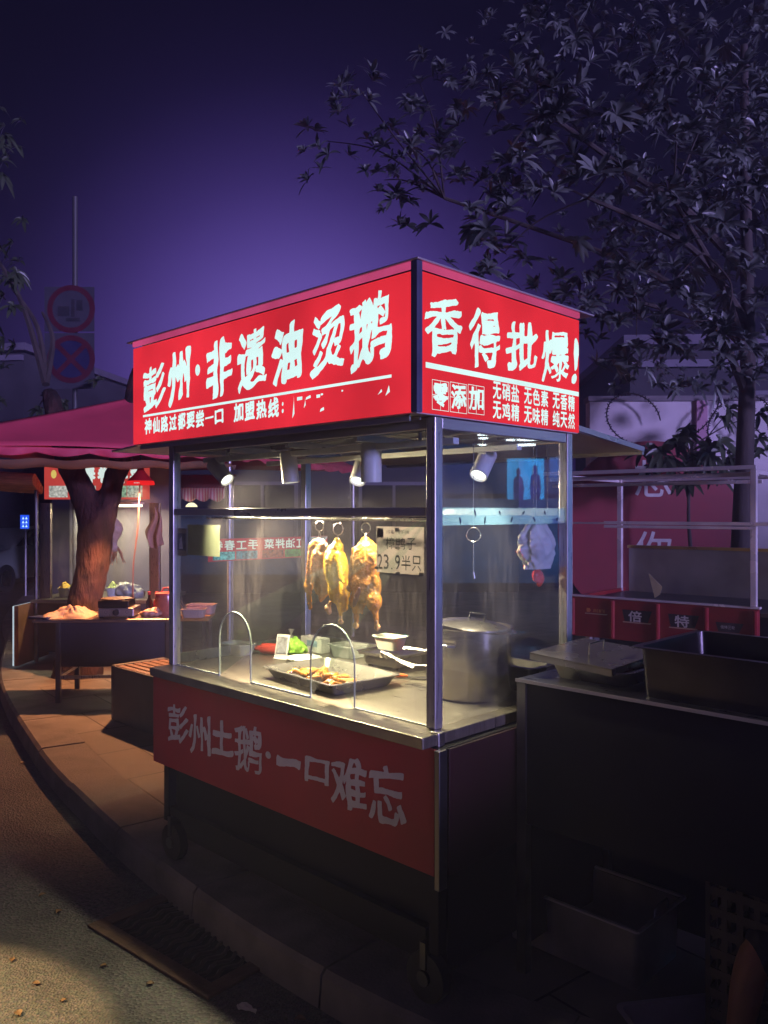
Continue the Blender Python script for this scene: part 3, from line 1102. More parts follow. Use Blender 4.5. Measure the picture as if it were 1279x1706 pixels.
p = S2W(.25, 1.05)
h1 = thing('meat_hook', 'empty twisted wire hook hanging over the left half of the counter', 'hook', S2W(.16, fr(546, 900, .16)[0] + .02), TH - R_(90), 'empty hooks on the stall rails')
MB().tube([(0, 0, 1.567), (-.006, 0, 1.50), (.006, 0, 1.45), (-.004, 0, 1.42)], .0012, 6).tube([(-.004, 0, 1.42), (.004, 0, 1.405), (0, 0, 1.37)], .003, 6).tube(ring_pts((0, 0, 1.357), .010, (1, 0, 0)), .0015, 6, closed=True).build('wire', wire_m, h1, smooth=True)
h2 = thing('meat_hook', 'empty ring hook with a straight rod hanging behind the side glass above the steel pot', 'hook', S2W(.36, .12), TH - R_(45), 'empty hooks on the stall rails')
MB().tube(ring_pts((0, 0, 1.515), .026, (1, 0, 0)), .0018, 6, closed=True).tube([(0, 0, 1.489), (0, 0, 1.37), (0.004, 0, 1.352)], .0018, 6).cyl((0, 0, 1.375), (.003, 0, 1.352), .004, 8).tube([(0, 0, 1.541), (0, 0, 1.86)], .001, 5).build('wire', wire_m, h2, smooth=True)
h3 = thing('meat_hook', 'small bent wire hook hanging beside the back post next to the pale bag', 'hook', S2W(.745, .05), TH - R_(45), 'empty hooks on the stall rails')
MB().tube([(0, 0, 1.87), (0, 0, 1.46), (-.006, 0, 1.43), (.004, 0, 1.405), (.022, 0, 1.405), (.026, 0, 1.425)], .0014, 6).build('wire', wire_m, h3, smooth=True)

# ------------------------------------------------------------------ papers on the glass
rp_ = .0055


def sheet(name, label, cat, x0, x1, y0, y1, r, mat, th=.0012):
    l0, z1 = fr(x0, y0, r)
    l1, _ = fr(x1, y0, r)
    z0 = fr((x0 + x1) / 2, y1, r)[1]
    lm = (l0 + l1) / 2
    root = thing(name, label, cat, S2W(r, lm, z0), TH - R_(90))
    w, h = l0 - l1, z1 - z0
    MB().add([(-w / 2, 0, 0), (w / 2, 0, 0), (w / 2, 0, h), (-w / 2, 0, h)], [(0, 1, 2, 3)]).build('sheet', mat, root)
    return root, w, h


pr, w, h = sheet('price_sign', 'translucent price sheet taped inside the front glass beside the near post', 'price sign', 627, 706, 877, 956, rp_ + .002, paper_dark)
mb = MB()
T3 = lambda u, v: (u, -.0022, v)
put_line(mb, '樟鸭子', -w * .30, w * .36, h * .52, h * .77, T3, bold=.004, n=60)
put_line(mb, '23.9半只', -w * .48, w * .47, h * .08, h * .40, T3, bold=.004, n=60)
put_line(mb, '成都鸭子湾', -w * .28, w * .22, h * .85, h * .93, T3, bold=.0, n=40)
mb.build('lettering', ink, pr)
mb = MB()
mb.add([(-w * .48, -.0018, h * .76), (-w * .34, -.0018, h * .76), (-w * .34, -.0018, h * .96), (-w * .48, -.0018, h * .96)], [(0, 1, 2, 3)])
mb.build('stamp_block', M('grey_print', (.14, .125, .13), .7, 0, .8, 260), pr)
tape_m = M('clear_tape', (.7, .68, .62), .3)
for (a, b) in ((-.02, .02), (-.03, .55), (-.04, .95), (.46, .03), (-.48, .1)):
    MB().box(w * a - .011, w * a + .011, -.0032, -.0026, h * b - .005, h * b + .004).build('tape', tape_m, pr)
pn, w, h = sheet('notice_sheet', 'pale green notice taped inside the glass at the upper left', 'notice', 312, 366, 874, 926, rp_, paper_green)
pn2, w, h = sheet('photo_card', 'small dark photo card taped beside the pale green notice', 'card', 295, 311, 880, 926, rp_, paper_dark)
mb = MB().box(-w * .42, w * .42, -.002, -.0012, h * .2, h * .82)
mb.build('picture', M('dark_picture', (.05, .06, .13), .4, 0, .9, 40), pn2)
mb = MB()
mb.add([(-w * .25, -.0028, h * .25), (w * .15, -.0028, h * .25), (w * .05, -.0028, h * .6), (-.0 * w, -.0028, h * .72), (-w * .18, -.0028, h * .6)], [(0, 1, 2, 3, 4)])
mb.build('figure_print', M('pale_print', (.45, .45, .6), .5, 0, .4, 60), pn2)

# mirror image of the next stall's sign, put in as a glowing reversed sheet
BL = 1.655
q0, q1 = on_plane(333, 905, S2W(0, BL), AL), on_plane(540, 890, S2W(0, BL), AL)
bn = thing('sign_reflection', 'reflection of the neighbouring red sign, built as a glowing sheet with reversed writing', 'sign_reflection', S2W(0, BL), TH)
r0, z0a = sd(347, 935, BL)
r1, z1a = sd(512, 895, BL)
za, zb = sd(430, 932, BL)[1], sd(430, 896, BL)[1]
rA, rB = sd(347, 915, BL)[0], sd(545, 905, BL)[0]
refl = MB().box(rA, rB, BL - BL, .004, za, zb).build('reflection_sheet', E('reflection_red', (.55, .02, .03), .75, .15, 6), bn)
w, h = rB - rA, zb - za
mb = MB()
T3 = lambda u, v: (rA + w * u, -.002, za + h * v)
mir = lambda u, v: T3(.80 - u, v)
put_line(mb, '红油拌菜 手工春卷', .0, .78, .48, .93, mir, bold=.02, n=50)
mb.build('lettering', E('reflection_white', (.75, .85, .85), .95), refl)
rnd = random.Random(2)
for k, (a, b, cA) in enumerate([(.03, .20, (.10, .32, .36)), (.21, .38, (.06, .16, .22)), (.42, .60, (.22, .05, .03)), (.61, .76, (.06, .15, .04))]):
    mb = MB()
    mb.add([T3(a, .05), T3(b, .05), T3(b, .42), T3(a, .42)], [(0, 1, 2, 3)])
    mb.build('food_picture', E('reflection_food', cA, 1.1, .8, 60), refl)
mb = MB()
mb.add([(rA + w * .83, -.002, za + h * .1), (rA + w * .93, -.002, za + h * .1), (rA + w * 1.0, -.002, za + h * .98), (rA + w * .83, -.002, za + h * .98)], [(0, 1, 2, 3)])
mb.build('white_column', E('reflection_pale', (.5, .62, .72), .5, .3, 40), refl)

# ------------------------------------------------------------------ on the counter
def on_counter(px, py):
    p = on_z(px, py, ZC)
    return Vector((p.x, p.y, ZC))


tray_m = M('tray_steel', (.44, .42, .38), .27, .88, .10, 5, .0, rvar=.05)
t1 = thing('serving_tray', 'wide shallow steel tray of roast pieces on the counter', 'tray', S2W(.25, .80, ZC + .001), TH + R_(90) - R_(6))
MB().tray(.50, .34, .045, slope=.028).build('pan', tray_m, t1, smooth=True, angle=30)
rnd = random.Random(11)
T1 = t1.matrix_basis
piece_m = M('roast_piece', (.56, .21, .025), .3, 0, .55, 30, .35, bscale=160, coat=.4)
k = 0
for i in range(26):
    x, y = rnd.gauss(.02, .062), rnd.gauss(-.005, .050)
    if i > 21:
        x, y = -.14 + rnd.uniform(-.03, .04), rnd.uniform(.02, .09)
    z = .014 + .026 * max(0, 1 - math.hypot(x - .02, y) / .09) * rnd.uniform(.2, 1.6)
    a, ln = rnd.uniform(0, 6.28), rnd.uniform(.035, .06)
    ti = rnd.uniform(-.25, .25)
    p = Vector((x, y, z))
    q = p + Vector((math.cos(a), math.sin(a), ti)) * ln
    q2 = q + Vector((math.cos(a + 1.2), math.sin(a + 1.2), -ti)) * ln * .6
    w = thing('roast_piece', 'roast duck wing or foot piece, one of a heap in the steel tray', 'roast piece', t1.location + Matrix.Rotation(t1.rotation_euler.z, 3, 'Z') @ Vector((x, y, 0)), t1.rotation_euler.z, 'roast pieces heaped in the steel tray')
    o = Vector((x, y, 0))
    blob([('c', p - o, q - o, .009, .014), ('c', q - o, q2 - o, .011, .007), ('e', q - o, (.016, .014, .012), (0, 0, a))], .0038, 'meat', piece_m, w, (.002, .01), i, 2)


def tub(label, p, rz, lx, ly, h, mat, group=None, lid=None):
    r = thing('plastic_tub', label, 'tub', p, rz, group)
    MB().tray(lx, ly, h, slope=.016, rim=.007).build('shell', mat, r, smooth=True, angle=30)
    if lid:
        lid_(r)
    return r


p = on_counter(397, 1090)
tb = tub('clear plastic tub with a yellow filling near the left arch', p, TH + .1, .11, .17, .055, clear_plastic)
MB().grid(lambda u, v: ((u - .5) * .072, (v - .5) * .13, .014 + .012 * noise.noise(Vector((u * 6, v * 9, 2)))), 14, 18).build('filling', M('yellow_shreds', (.75, .55, .10), .6, 0, .35, 90, .5), tb, smooth=True)
p = on_counter(470, 1098)
mc = thing('menu_card', 'small framed card leaning back on a white stand, left of the steel tray', 'menu card', p, TH - R_(70))
rot = Matrix.Rotation(R_(-16), 3, 'X')
MB().obox((0, .0, .062), (.072, .004, .115), rot).build('card', paper, mc)
MB().obox((0, -.0032, .068), (.056, .0012, .080), rot).build('print', M('grey_card_print', (.22, .23, .25), .5, 0, .5, 50), mc)
MB().box(-.04, .04, -.025, .04, 0, .008).build('stand', white_plastic, mc, bevel=.002)
p = on_counter(492, 1092)
vb = thing('vegetable_bag', 'clear bag of bright green vegetables behind the small card', 'bag', p, TH)
blob([('e', (0, 0, .035), (.055, .07, .04), (0, 0, 0)), ('e', (.01, .03, .06), (.035, .04, .03), (0, 0, 0)), ('e', (-.01, -.03, .055), (.03, .03, .03), (0, 0, 0))], .006, 'greens', M('fresh_greens', (.26, .55, .06), .5, 0, .5, 30, .5, bscale=60), vb, (.010, .02), 7)
MB().tube([(0, .03, .08), (.0, .035, .105), (.006, .04, .125)], [.012, .004, .016], 8).build('bag_knot', clear_plastic, vb, smooth=True)
p = on_counter(520, 1086)
cb = thing('carton', 'small white printed carton behind the green vegetables', 'carton', p + AR * .02, TH)
MB().box(-.03, .03, -.08, .08, 0, .075).build('box', white_plastic, cb, bevel=.002)
MB().box(-.0312, -.0302, -.05, .03, .03, .06).build('print', M('blue_print', (.25, .42, .55), .5, 0, .4, 60), cb)
p = on_counter(450, 1090)
rb = thing('sauce_bottle', 'red capped sauce bottle lying behind the small card', 'bottle', p, TH + .5)
MB().tube([(0, -.06, .028), (0, -.05, .028), (0, .04, .028), (0, .06, .028), (0, .085, .028)], [.02, .028, .028, .014, .011], 16).build('bottle_body', M('red_plastic', (.55, .06, .04), .35, 0, .2, 20), rb, smooth=True)
MB().cyl((0, .086, .028), (0, .105, .028), .013, 14).build('cap', white_plastic, rb, smooth=True)
p = on_counter(506, 1102)
pl = thing('plate', 'white oval plate between the small card and the clear upturned box', 'plate', p, TH)
MB().lathe([(0, .004), (.05, .004), (.085, .018), (.088, .020), (.084, .0215), (.05, .009), (0, .009)], (0, 0, 0), 36).build('dish', M('white_china', (.72, .72, .68), .2, 0, .05, 10), pl, smooth=True)
p = on_counter(565, 1097)
tub('milky plastic box lying upside down behind the right arch', p + AR * .06 + Vector((0, 0, .0)), TH, .13, .17, .06, clear_plastic)
# scale with a tub on it
p = on_counter(640, 1113) + AR * .06
scl = thing('kitchen_scale', 'kitchen scale with a steel platform and white housing, under the white tub', 'scale', p, TH + R_(2))
MB().tray(.24, .26, .012, slope=.006, rim=.004, z=.060).build('platform', steel, scl, smooth=True)
MB().box(-.09, .09, -.10, .10, .012, .050).build('scale_body', M('grey_housing', (.40, .39, .36), .4, 0, .1, 10), scl, bevel=.01)
MB().box(-.02, .02, -.02, .02, .050, .0595).build('pillar', dark_steel, scl)
mb = MB()
for (x, y) in ((-.07, -.08), (.07, -.08), (-.07, .08), (.07, .08)):
    mb.cyl((x, y, 0), (x, y, .0125), .012, 10)
mb.build('rubber_foot', black_plastic, scl)
tub('empty white plastic tub standing on the kitchen scale', p + Vector((0, 0, .0765)) + AL * .02, TH + .05, .10, .145, .06, M('milky_plastic', (.70, .69, .62), .35, 0, .05, 15, sss=.2))
p = on_counter(640, 1126)
tn = thing('serving_tongs', 'bent pale plastic tongs lying across the near side of the tray and the scale', 'tongs', S2W(.36, .55, ZC), TH + R_(90))
MB().tube([(.10, -.05, .10), (.10, -.05, .125), (.0, -.045, .105), (-.09, -.05, .092), (-.20, -.06, .105), (-.235, -.07, .07)], .009, 8, flat=.4).build('arm', M('cream_plastic', (.68, .64, .54), .4, 0, .06, 20), tn, smooth=True)
MB().tube([(.10, -.085, .09), (.10, -.08, .115), (.0, -.07, .09), (-.06, -.075, .075)], .008, 8, flat=.4).build('arm', M('cream_plastic_old', (.60, .57, .49), .4, 0, .06, 20), tn, smooth=True)
p = on_counter(660, 1130)
kn = thing('knife', 'kitchen knife with an orange red handle lying in front of the scale', 'knife', p + Vector((0, 0, .0)), TH + R_(120))
MB().tube([(-.05, 0, .011), (-.03, 0, .0125), (.0, 0, .011), (.045, 0, .0125), (.055, 0, .010)], [.007, .011, .010, .011, .007], 10, flat=.7).build('handle', M('orange_handle', (.60, .12, .03), .4, 0, .1, 20), kn, smooth=True)
mb = MB()
mb.prism([(-.052, -.012), (-.19, -.010), (-.20, .004), (-.19, .02), (-.052, .014)], .002, lambda u, v, w: (u, v, .008 + w))
mb.build('blade', steel, kn)
# stock pot and sheets of foil
p = S2W(.47, .22, ZC + .001)
pot = thing('stock_pot', 'tall round steel stock pot inside the side glass', 'pot', p, TH)
PR = .156
MB().lathe([(0, 0), (PR - .012, 0), (PR, .012), (PR, .262), (PR + .008, .264), (PR + .008, .270), (PR - .004, .270), (PR - .004, .015), (0, .012)], (0, 0, 0), 48).build('pot_wall', M('pot_steel', (.50, .45, .36), .24, .95, .08, 3, .0, (2, 2, 12), rvar=.05), pot, smooth=True, angle=50)
for s_ in (-1, 1):
    MB().tube([(s_ * (PR + .001), -.045, .21), (s_ * (PR + .035), -.04, .215), (s_ * (PR + .035), .04, .215), (s_ * (PR + .001), .045, .21)], .006, 8).build('handle', steel, pot, smooth=True)
lid = thing('pot_lid', 'steel lid lying tilted on the stock pot', 'lid', p + Vector((.02, 0, .262)), TH)
rot = Matrix.Rotation(R_(0), 3, 'Y')
MB().lathe([(.156, .0), (.158, .004), (.154, .006), (.12, .02), (.05, .034), (0, .036), (0, .034), (.05, .031), (.12, .016), (.150, .001)], (0, 0, 0), 44).build('dome', M('lid_steel', (.42, .40, .38), .25, .95, .1, 5), lid, smooth=True, angle=50)
MB().tube([(-.03, 0, .034), (-.028, 0, .055), (.028, 0, .055), (.03, 0, .034)], .005, 8).build('handle', black_plastic, lid, smooth=True)
p = S2W(.70, .15, ZC + .001)
ft = thing('steel_pan', 'low rectangular steel pan behind the stock pot by the rear post', 'pan', p, TH)
MB().tray(.13, .20, .10, slope=.02, rim=.02).build('pan', tray_m, ft, smooth=True, angle=30)
bpy.context.view_layer.update()
lid.rotation_euler = (0, R_(7), TH - R_(45))
# bag hanging inside the side glass
p = S2W(.70, .07, 0)
bg = thing('plastic_bag', 'crumpled pale plastic bag hung inside the side glass above a red packet', 'bag', p, TH)
bag_m = M('white_bag', (.62, .56, .50), .45, 0, .12, 10, .5, bscale=25, sss=.15)
mb = MB()


def bagf(u, v):
    a = 2 * math.pi * u
    rr = (.02 + .07 * math.sin(min(1, v * 1.35) * math.pi * .62)) * (1 - .25 * max(0, v - .75) * 4 * .8)
    nn = noise.noise(Vector((math.cos(a) * 2, math.sin(a) * 2, v * 4))) + .5 * noise.noise(Vector((math.cos(a) * 5, math.sin(a) * 5, v * 9)))
    return (rr * math.cos(a) * 1.1 * (1 + .3 * nn), rr * .55 * math.sin(a) * (1 + .3 * nn), 1.585 - .21 * v)


mb.grid(bagf, 72, 48).build('bag_skin', bag_m, bg, smooth=True)
MB().tube([(-.01, 0, 1.58), (-.004, 0, 1.63), (0, 0, 1.86)], .0018, 6).build('string', wire_m, bg, smooth=True)
p = S2W(.715, .075, 0)
rk = thing('red_packet', 'glossy red packet hung just under the pale plastic bag', 'packet', p, TH)
blob([('e', (0, 0, 1.345), (.030, .016, .030), (0, 0, 0)), ('e', (.018, 0, 1.33), (.018, .014, .034), (0, .3, 0))], .004, 'wrapper', M('red_wrapper', (.70, .035, .02), .25, 0, .2, 20, .3, coat=.5), rk, (.005, .02), 3)
MB().tube([(0, 0, 1.37), (0, 0.02, 1.5), (0, .02, 1.86)], .001, 5).build('string', wire_m, rk)

# ------------------------------------------------------------------ black work table at the right, what stands on it
ct = thing('work_table', 'long black steel work table along the right side of the goose stall', 'table', S2W(.31, -.106, 0), TH)
CW, CL, CH = .62, 1.75, 1.02
MB().box(0, CW, -CL, 0, CH - .012, CH).build('table_top', M('table_top_steel', (.20, .20, .205), .30, 1, .2, 4, .05, (20, 3, 3)), ct, bevel=.003)
MB().box(-.004, -.0005, -CL, 0, CH - .010, CH + .001).build('edge_trim', M('plain_edge', (.5, .46, .46), .3, .6, .05), ct)
MB().box(.012, .02, -CL + .03, -.03, .52, CH - .013).build('front_panel', black_paint, ct)
MB().box(.03, CW - .03, -.014, -.006, .08, CH - .013).build('side_panel', black_paint, ct)
MB().box(CW - .02, CW - .012, -CL + .03, -.016, .04, CH - .013).build('back_panel', black_paint, ct)
for (x, y) in ((.02, -.02), (.02, -CL + .02), (CW - .03, -.02), (CW - .03, -CL + .02)):
    MB().box(x - .018, x + .018, y - .018, y + .018, 0, CH - .0125).build('leg', dark_steel, ct)
tp = thing('lidded_tray', 'shallow steel tray half covered by a square lid on the black table', 'tray', S2W(.31 + .27, -.106 - .22, CH), TH)
MB().tray(.34, .29, .05, slope=.02, rim=.012).build('pan', tray_m, tp, smooth=True, angle=30)
rot = Matrix.Rotation(R_(3), 3, 'X') @ Matrix.Rotation(R_(-2), 3, 'Y')
lidp = thing('tray_lid', 'flat square steel lid with a wire handle lying askew on the shallow tray', 'lid', S2W(.31 + .25, -.106 - .17, CH + .078), TH)
mb = MB()
mb.obox((0, 0, 0), (.36, .32, .006), rot)
for (c, sz) in (((-.178, 0, -.01), (.004, .32, .022)), ((.178, 0, -.01), (.004, .32, .022)), ((0, -.158, -.01), (.35, .004, .022)), ((0, .158, -.01), (.35, .004, .022))):
    mb.obox(rot @ Vector(c), sz, rot)
mb.build('lid_sheet', tray_m, lidp)
MB().tube([rot @ Vector(v) for v in ((-.05, .0, .003), (-.05, 0, .04), (.05, 0, .04), (.05, 0, .003))], .003, 8).build('handle', steel, lidp, smooth=True)
bp_ = thing('deep_pan', 'large deep black rectangular pan at the middle of the black table', 'pan', S2W(.31 + .27, -.106 - .80, CH), TH)
MB().tray(.46, .72, .155, slope=.012, rim=.022).build('pan', M('pan_steel', (.06, .055, .06), .33, 1, .25, 6, .05), bp_, smooth=True, angle=30)

# metal box on the ground
mb_ = thing('metal_bin', 'open rectangular metal bin with wire handles on the ground under the black table', 'bin', S2W(.645, -.21, .001), TH)
MB().tray(.33, .52, .20, slope=.006, rim=.009).build('shell', M('bin_steel', (.50, .45, .40), .35, .6, .3, 5, .06), mb_, smooth=True, angle=30)
mb = MB()
hx_, hy_ = .176, .271
for a_, b_ in (((-hx_, -hy_), (hx_, -hy_)), ((hx_, -hy_), (hx_, hy_)), ((hx_, hy_), (-hx_, hy_)), ((-hx_, hy_), (-hx_, -hy_))):
    mb.beam((*a_, .208), (*b_, .208), .012, .007)
mb.build('rim', M('rim_light_colour', (.85, .78, .74), .3, .3, .1), mb_)  # light on the rim put into a paler colour than the shell
for s_ in (-1, 1):
    MB().tube([(-.05, s_ * .266, .19), (-.05, s_ * .268, .235), (-.035, s_ * .27, .25), (.035, s_ * .27, .25), (.05, s_ * .268, .235), (.05, s_ * .266, .19)], .004, 8).build('handle', steel, mb_, smooth=True)

# perforated crate
pc = at(1180, 1380, 2.42)
cr_ = thing('perforated_basket', 'tall perforated plastic basket in the shade beside the open metal bin', 'basket', (pc.x, pc.y, .001), TH - R_(90))
bw, bd, bh = .42, .3, pc.z
mb = MB()


def wall_holes(o, ux, w, h, nx, nz):
    o, ux = Vector(o), Vector(ux)
    cw, chh = w / nx, h / nz
    mb.box(0, 0, 0, 0, 0, 0) if False else None
    nrm = Vector((-ux.y, ux.x, 0)) * .004
    for i in range(nx + 1):
        x = i * cw
        mb.beam(o + ux * x, o + ux * x + Vector((0, 0, h)), cw * .36, .004) if i not in (0, nx) else mb.beam(o + ux * x, o + ux * x + Vector((0, 0, h)), .014, .010)
    for j in range(nz + 1):
        z = j * chh
        hh = chh * .42 if j not in (0, nz) else .03
        mb.beam(o + Vector((0, 0, z)), o + ux * w + Vector((0, 0, z)), .006, hh)


wall_holes((0, 0, 0), (1, 0, 0), bw, bh, 9, 11)
wall_holes((0, bd, 0), (1, 0, 0), bw, bh, 9, 11)
wall_holes((0, 0, 0), (0, 1, 0), bd, bh, 6, 11)
wall_holes((bw, 0, 0), (0, 1, 0), bd, bh, 6, 11)
mb.box(0, bw, 0, bd, 0, .006)
mb.build('basket_mesh', M('brown_plastic', (.10, .075, .05), .5, 0, .2, 10), cr_)

# ------------------------------------------------------------------ cargo tricycle behind the table
tdir = R_(-39.5)
tr0 = at(950, 993, 6.31)
tri = thing('cargo_tricycle', 'red cargo tricycle with a tall steel rack frame over its bed', 'tricycle', (tr0.x, tr0.y, 0), tdir)
TL, TW, TZ = 1.37, 1.0, .95
red_paint = M('red_paint', (.26, .016, .02), .38, 0, .2, 6, .02, coat=.3)
MB().box(0, TL, 0, .025, TZ - .30, TZ).build('side_board', red_paint, tri, bevel=.004)
bd_ = [o for o in tri.children if o.name.startswith('side_board')][0]
for i in range(5):
    x = .0 + TL * i / 4
    MB().tube([(x + (.02 if i == 0 else (-.02 if i == 4 else 0)), -.004, TZ - .29), (x + (.02 if i == 0 else (-.02 if i == 4 else 0)), -.004, TZ - .012)], .018, 8, flat=1).build('rib', red_paint, bd_, smooth=True)
rail_m = M('rack_steel', (.82, .74, .74), .25, .25, .2, 4, .05)
mb = MB().box(-.01, TL + .01, -.012, .035, TZ + .001, TZ + .016)
mb.build('bed_rail', rail_m, tri, bevel=.003)
ww = M('badge_white', (.62, .60, .58), .5)
T3 = lambda u, v: (u, -.003, v)
T4 = lambda u, v: (u, -.0045, v)
stripe_m, decal_m = M('badge_pale', (.5, .34, .26), .5), M('badge_dark', (.03, .02, .025), .4)
for c, u0, u1, v0, v1 in (('倍', .335, .42, -.155, -.075), ('特', .585, .67, -.165, -.080)):
    mb = MB()
    put_line(mb, c, TL * u0, TL * u1, TZ + v0, TZ + v1, T3, bold=.02, n=60)
    mb.build('lettering', ww, bd_)
for (a, b, z) in ((.31, .46, -.165), (.56, .70, -.175), (.09, .215, -.125), (.80, .91, -.18)):
    MB().add([T3(TL * a, TZ + z), T3(TL * b, TZ + z), T3(TL * b + .012, TZ + z + .008), T3(TL * a, TZ + z + .008)], [(0, 1, 2, 3)]).build('stripe', stripe_m, bd_)
for (a, b, z0, z1) in ((.305, .455, -.155, -.07), (.555, .70, -.165, -.075), (.795, .915, -.17, -.105)):
    MB().add([(TL * a + .02, -.0015, TZ + z0), (TL * b - .01, -.0015, TZ + z0), (TL * b + .02, -.0015, TZ + z1), (TL * a, -.0015, TZ + z1)], [(0, 1, 2, 3)]).build('decal', decal_m, bd_)
mb = MB()
put_line(mb, 'JBEITE', TL * .135, TL * .21, TZ - .108, TZ - .085, T4, bold=.01, n=30)
mb.add([T4(TL * .10, TZ - .11), T4(TL * .118, TZ - .11), T4(TL * .126, TZ - .095), T4(TL * .118, TZ - .08), T4(TL * .10, TZ - .08)], [(0, 1, 2, 3, 4)])
mb.build('badge', M('badge_orange', (.60, .22, .08), .45), bd_)
mb = MB()
put_line(mb, '倍特三轮', TL * .82, TL * .89, TZ - .147, TZ - .125, T4, bold=.0, n=30)
mb.build('lettering', ww, bd_)
bed_m = M('bed_floor', (.10, .10, .105), .42, .9, .3, 4, .1, (1, 30, 1))
MB().box(.0, TL + .6, .03, TW - .01, TZ - .055, TZ - .03).build('bed_floor', bed_m, tri)
MB().box(-.005, .02, .03, TW, TZ - .30, TZ + .0).build('tail_board', red_paint, tri)
MB().box(.05, TL + .9, TW, TW + .02, TZ - .3, TZ + .34).build('rear_board', M('dull_aluminium', (.36, .36, .38), .45, .85, .25, 3, .05), tri)
MB().box(.04, TL + .9, TW - .012, TW + .03, TZ + .341, TZ + .365).build('rear_board_rail', M('brass_steel', (.62, .46, .20), .3, 1, .15, 6), tri)
RZ = 1.885
for (x, y) in ((TL - .03, -.005), (-.02, .02), (-.0, TW - .07), (TL + .5, TW - .06)):
    MB().box(x - .02, x + .02, y - .02, y + .02, TZ + .017 if y < .5 else TZ - .029, RZ - .001).build('rack_post', rail_m, tri, bevel=.004)
mb = MB()
mb.box(-.22, TL - .011, -.03, -.005, RZ, RZ + .028).box(-.22, TL - .011, .02, .045, RZ - .045, RZ - .015)
mb.box(-.22, TL - .011, .12, .145, RZ - .09, RZ - .065)
mb.build('rack_rail', rail_m, tri, bevel=.003)
mb = MB()
mb.box(-.05, TL + .6, TW - .08, TW - .04, RZ - .03, RZ)
mb.box(TL - .05, TL - .012, -.004, TW, RZ - .032, RZ - .002).box(-.04, -.0, .04, TW, RZ - .032, RZ - .002)
mb.build('rack_rail', rail_m, tri, bevel=.003)
mb = MB()
mb.box(.30, TL + .12, -.062, -.028, 1.508, 1.532).box(.30, TL + .0, -.06, -.03, 1.482, 1.503)
mb.box(-.1, .31, .22, .24, 1.505, 1.52)
mb.build('shelf_rail', rail_m, tri, bevel=.003)
for (x, y) in ((.25, .55), (TL - .3, .55)):
    w = MB().cyl((x, .05 if False else .12, .27), (x, .22, .27), .27, 32).build('wheel', black_plastic, tri, smooth=True)
    MB().cyl((x, .115, .27), (x, .225, .27), .16, 24).build('rim', dark_steel, w, smooth=True)
MB().box(.1, TL + .6, .25, .32, .40, .52).box(.1, TL + .6, .68, .75, .40, .52).box(.1, TL + .3, .3, .7, .52, TZ - .056).build('chassis', black_paint, tri)
mb = MB()
mb.tube([(TL + .62, .5, .52), (TL + .95, .5, .42), (TL + 1.5, .5, .5), (TL + 1.62, .5, 1.0)], .035, 10).tube([(TL + 1.60, .2, 1.08), (TL + 1.62, .5, 1.02), (TL + 1.60, .8, 1.08)], .015, 8)
mb.build('front_frame', black_paint, tri, smooth=True)
MB().cyl((TL + 1.55, .45, .27), (TL + 1.55, .55, .27), .27, 32).build('wheel', black_plastic, tri, smooth=True)
MB().box(TL + .62, TL + 1.0, .25, .75, .70, .82).build('saddle', black_plastic, tri, bevel=.03)
# scrap of card standing in the bed
p = Vector((tr0.x, tr0.y, 0)) + Matrix.Rotation(tdir, 3, 'Z') @ Vector((.45, .55, TZ - .0295))
sc_ = thing('card_scrap', 'pale triangular scrap of card leaning in the tricycle bed', 'card', p, tdir)
mb = MB()
mb.prism([(-.06, .19), (.0, 0), (.04, .03), (.055, .09)], .004, lambda u, v, w: (u, w + v * .15, v))
mb.build('card', M('straw_card', (.55, .48, .26), .6), sc_)

# ------------------------------------------------------------------ wall with the red round sign, razor wire
WY = 9.4
wl = thing('boundary_wall', 'white rendered boundary wall behind the cargo tricycle, coiled wire along its top', 'wall', (0, WY, 0), R_(-2))
MB().box(2.35, 9.0, 0, .22, 0, 2.86).build('wall_face', M('white_render', (.74, .68, .70), .8, 0, .14, 2.5, .1, bscale=40), wl)
MB().box(2.33, 9.0, -.03, .25, 2.861, 2.92).build('coping', M('grey_coping', (.22, .20, .21), .8, 0, .2, 5), wl)
for x in (3.6, 5.9):
    MB().box(x - .06, x + .06, -.05, -.001, 0, 2.86).build('pilaster', M('pink_render', (.55, .30, .42), .8, 0, .12, 4), wl)
rc = at(1082, 888, 8.9)
rs = thing('round_sign', 'big round red sign with white writing standing against the white wall', 'sign', (rc.x, 8.9, 0), R_(-2))
RR = 1.0
mb = MB()
mb.lathe([(0, 0), (RR, 0), (RR, .05), (0, .05)], (0, .0, rc.z), 72, Matrix.Rotation(R_(90), 3, 'X'))
mb.build('disc', M('red_disc', (.27, .010, .025), .5, 0, .12, 4), rs, smooth=True, angle=30)
mb = MB()
for c, yy in (('想', 797), ('你', 916)):
    q = at(1086, yy, 8.85)
    put_glyph(mb, c, -.20 + .02, .22, q.z - .20, q.z + .20, lambda u, v: (u, -.055, v), bold=.006, n=70)
mb.build('lettering', ww, rs)
mb = MB()
mb.box(-.6, -.54, .02, .08, 0, rc.z - .75).box(.54, .6, .02, .08, 0, rc.z - .75)
mb.build('foot_post', dark_steel, rs)


